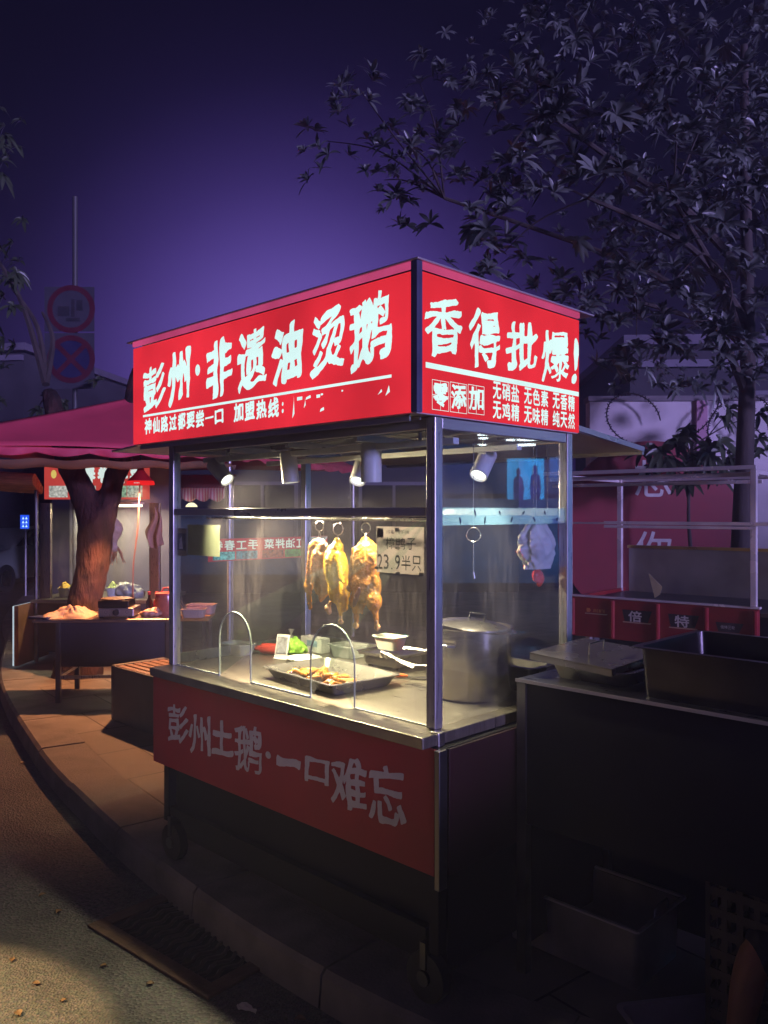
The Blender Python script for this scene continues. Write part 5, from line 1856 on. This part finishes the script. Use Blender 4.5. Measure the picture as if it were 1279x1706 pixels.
kb = MB().cyl((.012, -.131, .05), (.012, -.155, .05), .026, 20).build('knob', black_plastic, sv, smooth=True)
MB().box(.009, .015, -.160, -.1555, .03, .07).build('knob_grip', black_plastic, kb)
for s_ in (-1, 1):
    MB().tube(ring_pts((.012 + s_ * .088, -.132, .052), .012, (1, 0, 0), 12), .002, 5, closed=True).build('print', M('stove_print', (.3, .2, .18), .5), sv)
MB().box(-.145, .11, -.12, .13, .087, .145).build('griddle', M('black_iron', (.018, .017, .018), .4, .6, .2, 9), sv, bevel=.006)
MB().lathe([(0, 0), (.125, 0), (.13, .012), (.12, .014), (0, .006)], (-.018, 0, .146), 30).build('plate_top', M('griddle_top', (.20, .15, .11), .4, .8, .3, 9), sv, smooth=True, angle=30)
dc = thing('cloth_heap', 'heap of folded cream cloth at the left end of the stove table', 'cloth', TT(.08, .16), R_(4))
mb = MB()


def dough(u, v):
    x, y = (u - .5) * .42, (v - .5) * .34
    e = max(0, 1 - (abs(u - .5) * 2) ** 3) * max(0, 1 - (abs(v - .5) * 2) ** 3)
    z = e * (.045 + .055 * math.exp(-((u - .62) ** 2 + (v - .5) ** 2) * 14)) + e * .045 * noise.noise(Vector((u * 5, v * 6, 1.5))) + e * .02 * noise.noise(Vector((u * 13, v * 11, 3)))
    return (x + .03 * noise.noise(Vector((u * 3, v * 3, 7))), y + .04 * noise.noise(Vector((u * 3, v * 3, 9))), max(.002, z) + .002)


mb.grid(dough, 50, 40)
mb.build('cloth', M('cream_cloth', (.58, .40, .28), .85, 0, .1, 9, .2, bscale=120), dc, smooth=True)
lt = thing('clipboard', 'dark blue flat case lying at the left corner of the stove table', 'case', TT(-.10, .05), R_(-22))
MB().box(-.10, .10, -.06, .06, 0, .02).build('case', M('dark_blue_case', (.02, .03, .10), .4), lt, bevel=.004)
MB().box(-.09, .09, -.064, -.061, .004, .016).build('edge_band', black_plastic, lt)
bgx = thing('snack_bag', 'small clear bag of dried snacks right of the gas stove', 'bag', TT(.78, .12), R_(20))
blob([('e', (0, 0, .03), (.10, .07, .035), (0, 0, 0)), ('e', (.06, .02, .045), (.05, .05, .035), (0, 0, 0))], .010, 'bag_skin', M('snack_skin', (.50, .25, .15), .35, 0, .5, 30, .5, bscale=60), bgx, (.02, .035), 4)
MB().tube([(.09, .02, .06), (.12, .03, .10), (.15, .02, .12)], [.02, .006, .02], 8).build('bag_neck', clear_plastic, bgx, smooth=True)
for k, (x, y, c_, lab) in enumerate(((.73, .30, (.03, .02, .02), 'dark sauce bottle with a red cap behind the snack bag'), (.80, .27, (.55, .03, .02), 'slim red sauce bottle standing right of the dark one'), (.92, .36, (.55, .45, .40), 'pale glass bottle with a white cap beside the tent pole'))):
    b_ = thing('bottle', lab, 'bottle', TT(x, y), 0)
    MB().lathe([(0, 0), (.026, 0), (.028, .01), (.028, .11), (.012, .145), (.011, .17), (0, .17)], (0, 0, 0), 18).build('bottle_body', M('bottle_glass', c_, .2, 0, .1, 10), b_, smooth=True, angle=60)
    MB().lathe([(0, .1705), (.014, .1705), (.014, .20), (0, .20)], (0, 0, 0), 14).build('cap', M('bottle_cap', (.6, .05, .04) if k < 2 else (.6, .55, .5), .4), b_, smooth=True)
# folding side table with a bucket
sa0 = at(275, 1025, 7.15)
sd_ = thing('side_table', 'low orange topped side table behind the stall end', 'table', (sa0.x, 7.15, 0), R_(4))
zt = sa0.z
MB().box(-.24, .40, -.2, .25, zt - .03, zt).build('table_top', M('orange_board', (.50, .19, .04), .5, 0, .2, 6), sd_, bevel=.005)
for (x, y) in ((-.21, -.17), (.36, -.17), (-.21, .22), (.36, .22)):
    MB().box(x - .015, x + .015, y - .015, y + .015, 0, zt - .031).build('leg', dark_steel, sd_)
bk = thing('plastic_jar', 'reddish clear jar with a red lid on the orange topped side table', 'jar', (sa0.x + .02, 7.1, zt + .001), 0)
MB().lathe([(0, 0), (.085, 0), (.09, .01), (.092, .15), (.088, .18), (0, .18)], (0, 0, 0), 28).build('jar_wall', M('red_jar', (.42, .12, .07), .25, 0, .25, 12), bk, smooth=True, angle=50)
MB().lathe([(0, .181), (.094, .181), (.092, .20), (.03, .21), (0, .21)], (0, 0, 0), 28).tube([(-.04, 0, .205), (-.02, 0, .24), (.02, 0, .245), (.04, 0, .205)], .008, 8).build('jar_lid', M('red_lid', (.5, .05, .04), .4), bk, smooth=True, angle=50)
for k, (px, py, lab, sz) in enumerate(((322, 1022, 'clear tub with chopsticks standing in it, seen through the end glass', (.20, .15, .07)), (335, 1008, 'larger clear tub behind the one with chopsticks', (.24, .17, .08)))):
    b_ = tub(lab, (at(px, py, 7.0 + .25 * k).x, 7.02 + .25 * k, zt + .001), R_(4 - 9 * k), *sz, M('pinkish_plastic', (.55, .38, .33), .4, 0, .1, 12))
    if k == 0:
        MB().tube([(-.06, .03, .02), (-.14, .02, .14)], .004, 6).build('chopstick', M('bamboo', (.5, .38, .2), .6), b_)
        MB().tube([(-.04, .04, .02), (-.12, .05, .14)], .004, 6).build('chopstick', M('bamboo_old', (.45, .33, .18), .6), b_)

# bench
be = on_z(187, 1200, 0)
bn_ = thing('bench', 'slatted wooden bench on solid dark side slabs, left of the goose stall', 'bench', (be.x, be.y, 0), TH)
BL_, BW_, BH_ = 1.35, .46, .42
for k in range(6):
    y0 = .02 + k * (BW_ - .04) / 6
    MB().box(y0, y0 + .055, -BL_ + .03, -.03, BH_ - .03, BH_).build('slat', M('bench_wood', (.26, .10, .045), .55, 0, .3, 8, .2, (9, 1, 9)), bn_, bevel=.006)
conc = M('bench_slab', (.10, .10, .11), .6, 0, .2, 5, .1, bscale=50)
MB().box(.0, BW_, -.028, .03, 0, BH_ + .004).build('side_slab', conc, bn_, bevel=.012)
MB().box(.0, BW_, -BL_ - .03, -BL_ + .028, 0, BH_ + .004).build('side_slab', conc, bn_, bevel=.012)
MB().box(.0, .018, -BL_ + .03, -.03, .0, BH_ - .002).build('front_slab', conc, bn_, bevel=.004)
MB().box(BW_ - .018, BW_, -BL_ + .03, -.03, .0, BH_ - .002).build('back_slab', conc, bn_, bevel=.004)

# ------------------------------------------------------------------ far left street
cp = at(22, 905, 19)
car = thing('parked_car', 'pale hatchback parked far down the street at the left edge', 'car', (cp.x, 19, ROADZ), R_(78))
car_m = M('pale_car_paint', (.34, .40, .36), .3, .1, .05, 3, coat=.6)
prof = [(-2.0, .30), (-2.05, .55), (-1.95, .80), (-1.2, .93), (-.55, 1.40), (.9, 1.46), (1.65, 1.05), (2.0, .95), (2.05, .5), (2.0, .28), (1.75, .26), (1.65, .48), (1.35, .58), (1.05, .48), (.95, .26), (-.95, .26), (-1.05, .48), (-1.35, .58), (-1.65, .48), (-1.75, .26)]
MB().prism(prof, 1.64, lambda u, v, w: (u, w - .82, v)).build('body', car_m, car, bevel=.05)
MB().prism([(-1.02, .98), (-.55, 1.34), (.80, 1.39), (1.38, 1.03)], 1.66, lambda u, v, w: (u, w - .83, v)).build('side_window', win_m, car)
for x in (-1.35, 1.35):
    for y in (-.83, .62):
        w = MB().cyl((x, y, .30), (x, y + .2, .30), .30, 24).build('wheel', black_plastic, car, smooth=True)
        MB().cyl((x, y - .005, .30), (x, y + .205, .30), .18, 16).build('rim', steel, w, smooth=True)
for y in (-.6, .42):
    MB().box(2.02, 2.06, y, y + .2, .68, .82).build('rear_light', M('rear_lamp_red', (.4, .02, .02), .3), car, bevel=.01)
bs = at(41, 870, 15.5)
bpy.context.view_layer.update()
shade_car = copy_tree(car)  # out-of-view copy added to shade the foreground
shade_car.location = (3.65, -.85, ROADZ)
shade_car.rotation_euler = (0, 0, R_(4))
tag(shade_car, 'unseen pale hatchback added beside the viewer to shade the foreground', None, None)
bsn = thing('light_sign', 'small bright blue lit sign on a pole far down the street', 'sign', (bs.x, 15.5, 0), R_(12))
k1 = 15.5 / FPX
MB().box(-7 * k1, 6 * k1, 0, .05, bs.z - 11 * k1, bs.z + 12 * k1).build('light_panel', E('blue_panel', (.02, .10, .95), 1.1), bsn)
pn_ = [o for o in bsn.children][0]
mb = MB()
for j in range(3):
    for i in range(2):
        x, z = (-4 + 5 * i) * k1, bs.z + (5 - 6.5 * j) * k1
        mb.box(x, x + 3.2 * k1, -.006, -.003, z, z + 1.2 * k1).box(x + 1 * k1, x + 2.1 * k1, -.006, -.003, z + 1.3 * k1, z + 3.6 * k1)
mb.build('lettering', E('blue_panel_white', (.6, .9, 1), 1.6), pn_)
MB().cyl((0, .06, 0), (0, .06, bs.z + .1), .03, 8).build('pole', dark_steel, bsn)
c2 = at(258, 845, 11.5)
k2 = 11.5 / FPX
cs = thing('shop_sign', 'small dark shop sign with cyan lit strokes seen between the stall posts', 'sign', (c2.x, 11.5, 0), 0)
pn2_ = MB().box(-18 * k2, 30 * k2, 0, .05, c2.z - 18 * k2, c2.z + 14 * k2).build('sign_panel', M('dark_navy', (.02, .03, .06), .4), cs)
mb = MB()
for (a, b, c_, d) in ((-17, -13, 2, 7), (-12, -8, 1, 7), (-7, -4, 2, 8), (6, 12, -10, -5), (7, 15, -4, -1), (10, 14, -1, 5), (11, 13, 5, 9), (22, 24, -2, 7), (22, 24, -6, -4)):
    mb.box(a * k2, b * k2, -.006, -.003, c2.z + c_ * k2, c2.z + d * k2)
mb.build('lettering', E('cyan_strokes', (.35, .85, 1), 1.2), pn2_)
MB().cyl((-.1, .03, 0), (-.1, .03, c2.z - 18 * k2), .03, 8).cyl((.2, .03, 0), (.2, .03, c2.z - 18 * k2), .03, 8).build('leg', dark_steel, cs)

# ------------------------------------------------------------------ drain, litter, things on the ground at the front
d0, d1 = on_z(145, 1545, ROADZ), on_z(352, 1672, ROADZ)
dd = (d1 - d0).normalized()
dr = thing('storm_drain', 'rusty square storm drain grate with wavy bars set in the road', 'drain', (d0.x, d0.y, ROADZ), math.atan2(dd.y, dd.x))
DL, DW = .80, .46
fr_m = M('drain_frame', (.11, .065, .04), .7, .3, .4, 14, .5, bscale=60)
mb = MB().box(0, DL, 0, .07, .001, .012).box(0, DL, DW - .07, DW, .001, .012).box(0, .07, .0705, DW - .0705, .001, .012).box(DL - .07, DL, .0705, DW - .0705, .001, .012)
mb.build('frame', fr_m, dr, bevel=.003)
MB().box(.071, DL - .071, .071, DW - .071, -.02, .0025).build('pit', M('drain_dark', (.006, .005, .005), .9), dr)
bar_m = M('drain_bar', (.055, .04, .035), .5, .6, .3, 14, .3)
for i in range(13):
    x = .10 + i * (DL - .2) / 12
    MB().tube([(x + .014 * math.sin(j * 1.25), .072 + (DW - .144) * j / 14, .007) for j in range(15)], .009, 6).build('bar', bar_m, dr, smooth=True)
for k, (px, py, sz, lab) in enumerate(((462, 1560, .10, 'crumpled strip of pale paper lying on the kerb below the stall'), (575, 1628, .13, 'larger crumpled scrap of pale paper nearer the viewer'), (700, 1690, .10, 'pale scrap of paper at the bottom edge of the road'), (412, 1686, .05, 'tiny pale crumb of litter near the bottom edge'))):
    z = ROADZ + .002
    p = on_z(px, py, z)
    b_ = thing('paper_scrap', lab, 'litter', (p.x, p.y, z), R_(-35))
    mb = MB()
    mb.grid(lambda u, v: ((u - .5) * sz * 1.6, (v - .5) * sz * (.5 + .3 * math.sin(u * 5)), .012 + .5 * sz * (.2 + noise.noise(Vector((u * 3, v * 3, k * 4)))) * .5), 14, 8)
    mb.build('sheet', paper, b_, smooth=True)
rnd = random.Random(21)
dl_m = M('dry_leaf', (.16, .085, .03), .6, 0, .3, 20)
mb_leaf = MB()
mb_leaf.grid(lambda u, v: ((u - .5) * .07, (v - .5) * .034 * math.sin(math.pi * min(.98, max(.04, u))) * 2 * .8, .004 + .012 * (abs(v - .5) * 2) ** 2 + .006 * math.sin(u * 4)), 8, 4)
first = None
for k, (px, py) in enumerate(((38, 1272), (70, 1492), (98, 1520), (205, 1553), (172, 1610), (60, 1640), (105, 1668), (20, 1600), (412, 1582), (500, 1700), (30, 1690), (250, 1640))):
    p = on_z(px, py, ROADZ + .002)
    if first is None:
        first = mb_leaf.build('dry_leaf', dl_m, None, smooth=True)
        o = first
    else:
        o = first.copy()
        COL.objects.link(o)
    o.location = p
    o.rotation_euler = (0, 0, rnd.uniform(0, 6.28))
    s_ = rnd.uniform(.3, .62)
    o.scale = (s_, s_, s_)
    tag(o, 'small dry leaf fallen on the dark road', 'leaf', 'dry leaves fallen on the road')
# shallow basin at the bottom right
p = on_z(1140, 1690, 0.06)
sb_ = thing('shallow_basin', 'shallow pale rectangular basin on the ground at the bottom right', 'basin', (p.x + .06, p.y - .10, .001), R_(10))
MB().tray(.44, .36, .06, slope=.02, rim=.014).build('pan', M('pale_basin', (.30, .26, .34), .4, 0, .2, 6), sb_, smooth=True, angle=30)

# ------------------------------------------------------------------ person sitting at the right edge
def skin_body(name, joints, edges, mat, parent, sub=2):
    me = bpy.data.meshes.new(name)
    me.from_pydata([j[0] for j in joints], edges, [])
    o = bpy.data.objects.new(name, me)
    COL.objects.link(o)
    o.modifiers.new('s', 'SKIN')
    for v, j in zip(me.skin_vertices[0].data, joints):
        v.radius = (j[1], j[2] if len(j) > 2 else j[1])
    me.skin_vertices[0].data[0].use_root = True
    m = o.modifiers.new('u', 'SUBSURF')
    m.levels = m.render_levels = sub
    dg = bpy.context.evaluated_depsgraph_get()
    me2 = bpy.data.meshes.new_from_object(o.evaluated_get(dg))
    bpy.data.objects.remove(o)
    me2.name = name
    me2.materials.clear()
    me2.materials.append(mat)
    for q in me2.polygons:
        q.use_smooth = True
    o = bpy.data.objects.new(name, me2)
    COL.objects.link(o)
    o.parent = parent
    return o


skin_m = M('skin', (.42, .20, .11), .5, 0, .08, 20, .1, bscale=200, sss=.15)
cloth_m = M('black_clothes', (.012, .012, .014), .8, 0, .2, 20, .2, bscale=120)
KP = at(1335, 1690, 2.02)                          # near knee
pe = thing('person', 'person in black clothes sitting low at the right edge, one bare shin in view', 'person', (KP.x, KP.y, 0), R_(0))
kz = KP.z
HIP = Vector((.46, .14, kz - .02))
J = [(HIP, .125), (HIP + Vector((.03, 0, .20)), .13), (HIP + Vector((-.04, 0, .42)), .15), (HIP + Vector((-.07, 0, .53)), .055), (HIP + Vector((-.10, 0, .62)), .06)]
body = skin_body('body', [
    (HIP, .12), (HIP + Vector((.02, 0, .20)), .12), (HIP + Vector((-.04, 0, .40)), .13), (HIP + Vector((-.06, 0, .52)), .055), (HIP + Vector((-.08, 0, .58)), .06), (HIP + Vector((-.10, 0, .66)), .088), (HIP + Vector((-.10, 0, .75)), .075),
    ((.30, .0, kz + .0), .082), ((.02, 0, kz), .056), ((-.012, .0, kz - .10), .052), ((-.055, .0, .09), .034), ((-.07, 0, .045), .036), ((-.17, -.01, .03), .030), ((-.23, -.01, .022), .020),
    ((.30, .28, kz + .0), .082), ((.02, .30, kz), .056), ((.0, .30, kz - .10), .050), ((-.03, .30, .09), .034), ((-.04, .30, .045), .036), ((-.14, .30, .03), .030), ((-.20, .30, .022), .020),
    (HIP + Vector((-.05, -.17, .42)), .055), (HIP + Vector((-.10, -.22, .20)), .042), (HIP + Vector((-.22, -.13, .11)), .032), (HIP + Vector((-.28, -.10, .10)), .028),
    (HIP + Vector((-.05, .17, .42)), .055), (HIP + Vector((-.10, .22, .20)), .042), (HIP + Vector((-.22, .14, .11)), .032), (HIP + Vector((-.28, .11, .10)), .028)],
    [(0, 1), (1, 2), (2, 3), (3, 4), (4, 5), (5, 6), (0, 7), (7, 8), (8, 9), (9, 10), (10, 11), (11, 12), (12, 13), (0, 14), (14, 15), (15, 16), (16, 17), (17, 18), (18, 19), (19, 20), (2, 21), (21, 22), (22, 23), (23, 24), (2, 25), (25, 26), (26, 27), (27, 28)], skin_m, pe)
for s_, y in ((-1, -.10), (1, .11)):
    base = HIP + Vector((-.30, y, .10))
    for f in range(4):
        q = base + Vector((-.01, (f - 1.5) * .019, 0))
        MB().tube([q + Vector((.03, 0, 0)), q + Vector((-.035 - .006 * (1 - abs(f - 1.5)), 0, -.004)), q + Vector((-.055, 0, -.022)), q + Vector((-.058, 0, -.038))], [.010, .009, .0085, .006], 8).build('finger', skin_m, pe, smooth=True)
    MB().tube([base + Vector((.03, -s_ * .03, 0)), base + Vector((-.005, -s_ * .046, -.006)), base + Vector((-.03, -s_ * .05, -.02))], [.012, .010, .007], 8).build('thumb', skin_m, pe, smooth=True)
hd = HIP + Vector((-.10, 0, .70))
blob([('e', hd + Vector((.015, 0, .035)), (.095, .085, .09), (0, 0, 0)), ('e', hd + Vector((.055, 0, -.02)), (.055, .075, .08), (0, 0, 0))], .012, 'hair', M('black_hair', (.01, .009, .008), .5, 0, .2, 60, .5, bscale=150), pe, (.004, .02), 3)
blob([('e', hd + Vector((-.088, 0, -.03)), (.014, .012, .022), (0, 0, 0)), ('e', hd + Vector((-.093, 0, -.042)), (.012, .015, .010), (0, 0, 0))], .004, 'nose', skin_m, pe)
for s_ in (-1, 1):
    MB().lathe([(0, -.011), (.008, -.008), (.011, 0), (.008, .008), (0, .011)], hd + Vector((-.082, s_ * .032, -.005)), 12).build('eye', M('eye_white', (.6, .58, .55), .2), pe, smooth=True)
    blob([('e', hd + Vector((.005, s_ * .082, -.015)), (.018, .010, .030), (0, 0, 0))], .006, 'ear', skin_m, pe)
MB().tube([hd + Vector((-.078, -.022, -.075)), hd + Vector((-.088, 0, -.073)), hd + Vector((-.078, .022, -.075))], [.003, .006, .003], 8).build('mouth', M('lips', (.35, .11, .09), .5), pe, smooth=True)
skin_body('shirt', [(HIP + Vector((0, 0, .02)), .14), (HIP + Vector((.02, 0, .20)), .14), (HIP + Vector((-.04, 0, .40)), .148), (HIP + Vector((-.055, 0, .485)), .075),
                    (HIP + Vector((-.05, -.17, .42)), .070), (HIP + Vector((-.12, -.205, .28)), .062), (HIP + Vector((-.05, .17, .42)), .070), (HIP + Vector((-.11, .205, .28)), .062)],
          [(0, 1), (1, 2), (2, 3), (2, 4), (4, 5), (2, 6), (6, 7)], cloth_m, pe)
skin_body('shorts', [(HIP + Vector((0, 0, .0)), .145), ((.30, .0, kz + .0), .098), ((.06, 0, kz), .074), ((-.005, 0, kz - .012), .068), ((.30, .28, kz), .098), ((.06, .30, kz), .074), ((.0, .30, kz - .012), .068)],
          [(0, 1), (1, 2), (2, 3), (0, 4), (4, 5), (5, 6)], cloth_m, pe)
cord_w = M('white_cord', (.6, .58, .6), .6)
MB().tube([Vector((-.045, -.06, kz + .015)), Vector((-.068, -.035, kz - .005)), Vector((-.072, -.01, kz + .01)), Vector((-.055, .0, kz + .045))], .006, 8).build('drawstring', cord_w, pe, smooth=True)
for y in (0, .30):
    x = -.12 if y == 0 else -.09
    blob([('c', (x + .05, y, .035), (x - .07, y, .028), .045, .036), ('c', (x - .07, y, .028), (x - .10, y, .026), .036, .028)], .010, 'shoe', M('dark_shoe', (.03, .03, .035), .6), pe)
stl = thing('low_stool', 'low round plastic stool under the seated person', 'stool', (KP.x + HIP.x, KP.y + HIP.y, 0), 0)
MB().lathe([(0, kz - .19), (.15, kz - .19), (.16, kz - .17), (.15, kz - .155), (0, kz - .155)], (0, 0, 0), 28).build('seat', M('blue_plastic', (.05, .09, .22), .45, 0, .1, 10), stl, smooth=True, angle=40)
for a in (45, 135, 225, 315):
    ca, sa = math.cos(R_(a)), math.sin(R_(a))
    MB().tube([(.10 * ca, .10 * sa, kz - .191), (.15 * ca, .15 * sa, 0)], [.018, .014], 8).build('leg', M('blue_plastic_leg', (.05, .09, .22), .45), stl)

# ------------------------------------------------------------------ the lit shop across the street on the right, mirrored in the side glass
xs, ys = S2W(11.3, -7.9)[:2]
sh_ = thing('corner_shop', 'shop across the street with blue posters and added blue glow, mirrored in the side glass', 'shop', (13.9, 1.0, ROADZ), R_(90))
MB().box(-5, 8, -6, 0, 0, 2.75).build('wall', bw_m, sh_)
MB().box(-4.5, 7.5, .0005, .004, 2.10, 2.72).build('blue_glow_band', E('band_glow_blue', (.03, .17, .60), .9, .3, 1), sh_)  # glowing band added so the stall posts catch blue
MB().box(-4.4, 7.4, .001, .03, .3, 2.0).build('window', E('shop_window_glow', (.04, .20, .58), 1.5, .5, 1.2), sh_)


def mirrored(px, py, x=None, z=None):
    d = Vector(((px - CXP) / FPX, 1, -(py - HZ) / FPX))
    o = Vector((0, 0, EYE))
    t = -(o - C0).dot(AL) / d.dot(AL)
    h = o + d * t
    d = d - AL * (2 * d.dot(AL))
    t = (x - h.x) / d.x if x is not None else (z - h.z) / d.z
    return h + d * t


bpy.context.view_layer.update()
SI = sh_.matrix_world.inverted()


def poster(pxa, pxb, pya, pyb, mat):
    a, b = SI @ mirrored(pxa, pyb, x=13.86), SI @ mirrored(pxb, pya, x=13.86)
    x0, x1 = min(a.x, b.x), max(a.x, b.x)
    z0, z1 = min(a.z, b.z), max(a.z, b.z)
    return MB().box(x0, x1, .005, .045, z0, z1).build('poster', mat, sh_), x0, x1, z0, z1


po, x0, x1, z0, z1 = poster(845, 906, 764, 832, E('poster_blue', (.03, .40, .95), 7, .2, 5))
w, h = x1 - x0, z1 - z0
fig_m = E('poster_figure', (.05, .08, .45), 2.4, .6, 9)
for (cx, s_) in ((.24, 1.0), (.70, .90)):
    mb = MB()
    mb.prism([(cx - .13, 0), (cx + .13, 0), (cx + .15, .30 * s_), (cx + .12, .58 * s_), (cx + .04, .64 * s_), (cx + .06, .70 * s_), (cx + .06, .80 * s_), (cx, .86 * s_), (cx - .06, .80 * s_), (cx - .06, .70 * s_), (cx - .04, .64 * s_), (cx - .12, .58 * s_), (cx - .16, .30 * s_)], .004, lambda u, v, q: (x1 - u * w, .046 + q, z0 + v * h))
    mb.build('figure', fig_m, po)
poster(916, 943, 762, 802, E('poster_deep_blue', (.03, .20, .75), 3.5, .3, 6))
MB().box(-4.5, 7.5, .13, 2.6, 3.02, 3.07).build('canopy', bw_m, sh_)
dl_on = E('downlight', (.85, .95, 1.0), 26)
for (px, py, r) in ((880, 733, .20), (877, 742, .17), (803, 725, .08), (805, 731, .08), (803, 742, .08), (852, 727, .07), (850, 734, .08)):
    q = SI @ mirrored(px, py, z=2.87)
    MB().lathe([(0, 0), (r, 0), (r, .02), (0, .02)], (q.x, q.y, 2.999), 20).build('downlight', dl_on, sh_)

# ------------------------------------------------------------------ the night air
hz = bpy.data.materials.new('night_haze')
hz.use_nodes = True
t = hz.node_tree
for n in list(t.nodes):
    t.nodes.remove(n)
o = t.nodes.new('ShaderNodeOutputMaterial')
v = t.nodes.new('ShaderNodeVolumePrincipled')
v.inputs['Color'].default_value = (.72, .70, .95, 1)
v.inputs['Density'].default_value = .0105
v.inputs['Anisotropy'].default_value = .3
t.links.new(v.outputs[0], o.inputs['Volume'])
mb = MB().box(-26, 26, -9, 30, -1.2, 7.5)
tag(mb.build('haze', hz), kind='stuff')
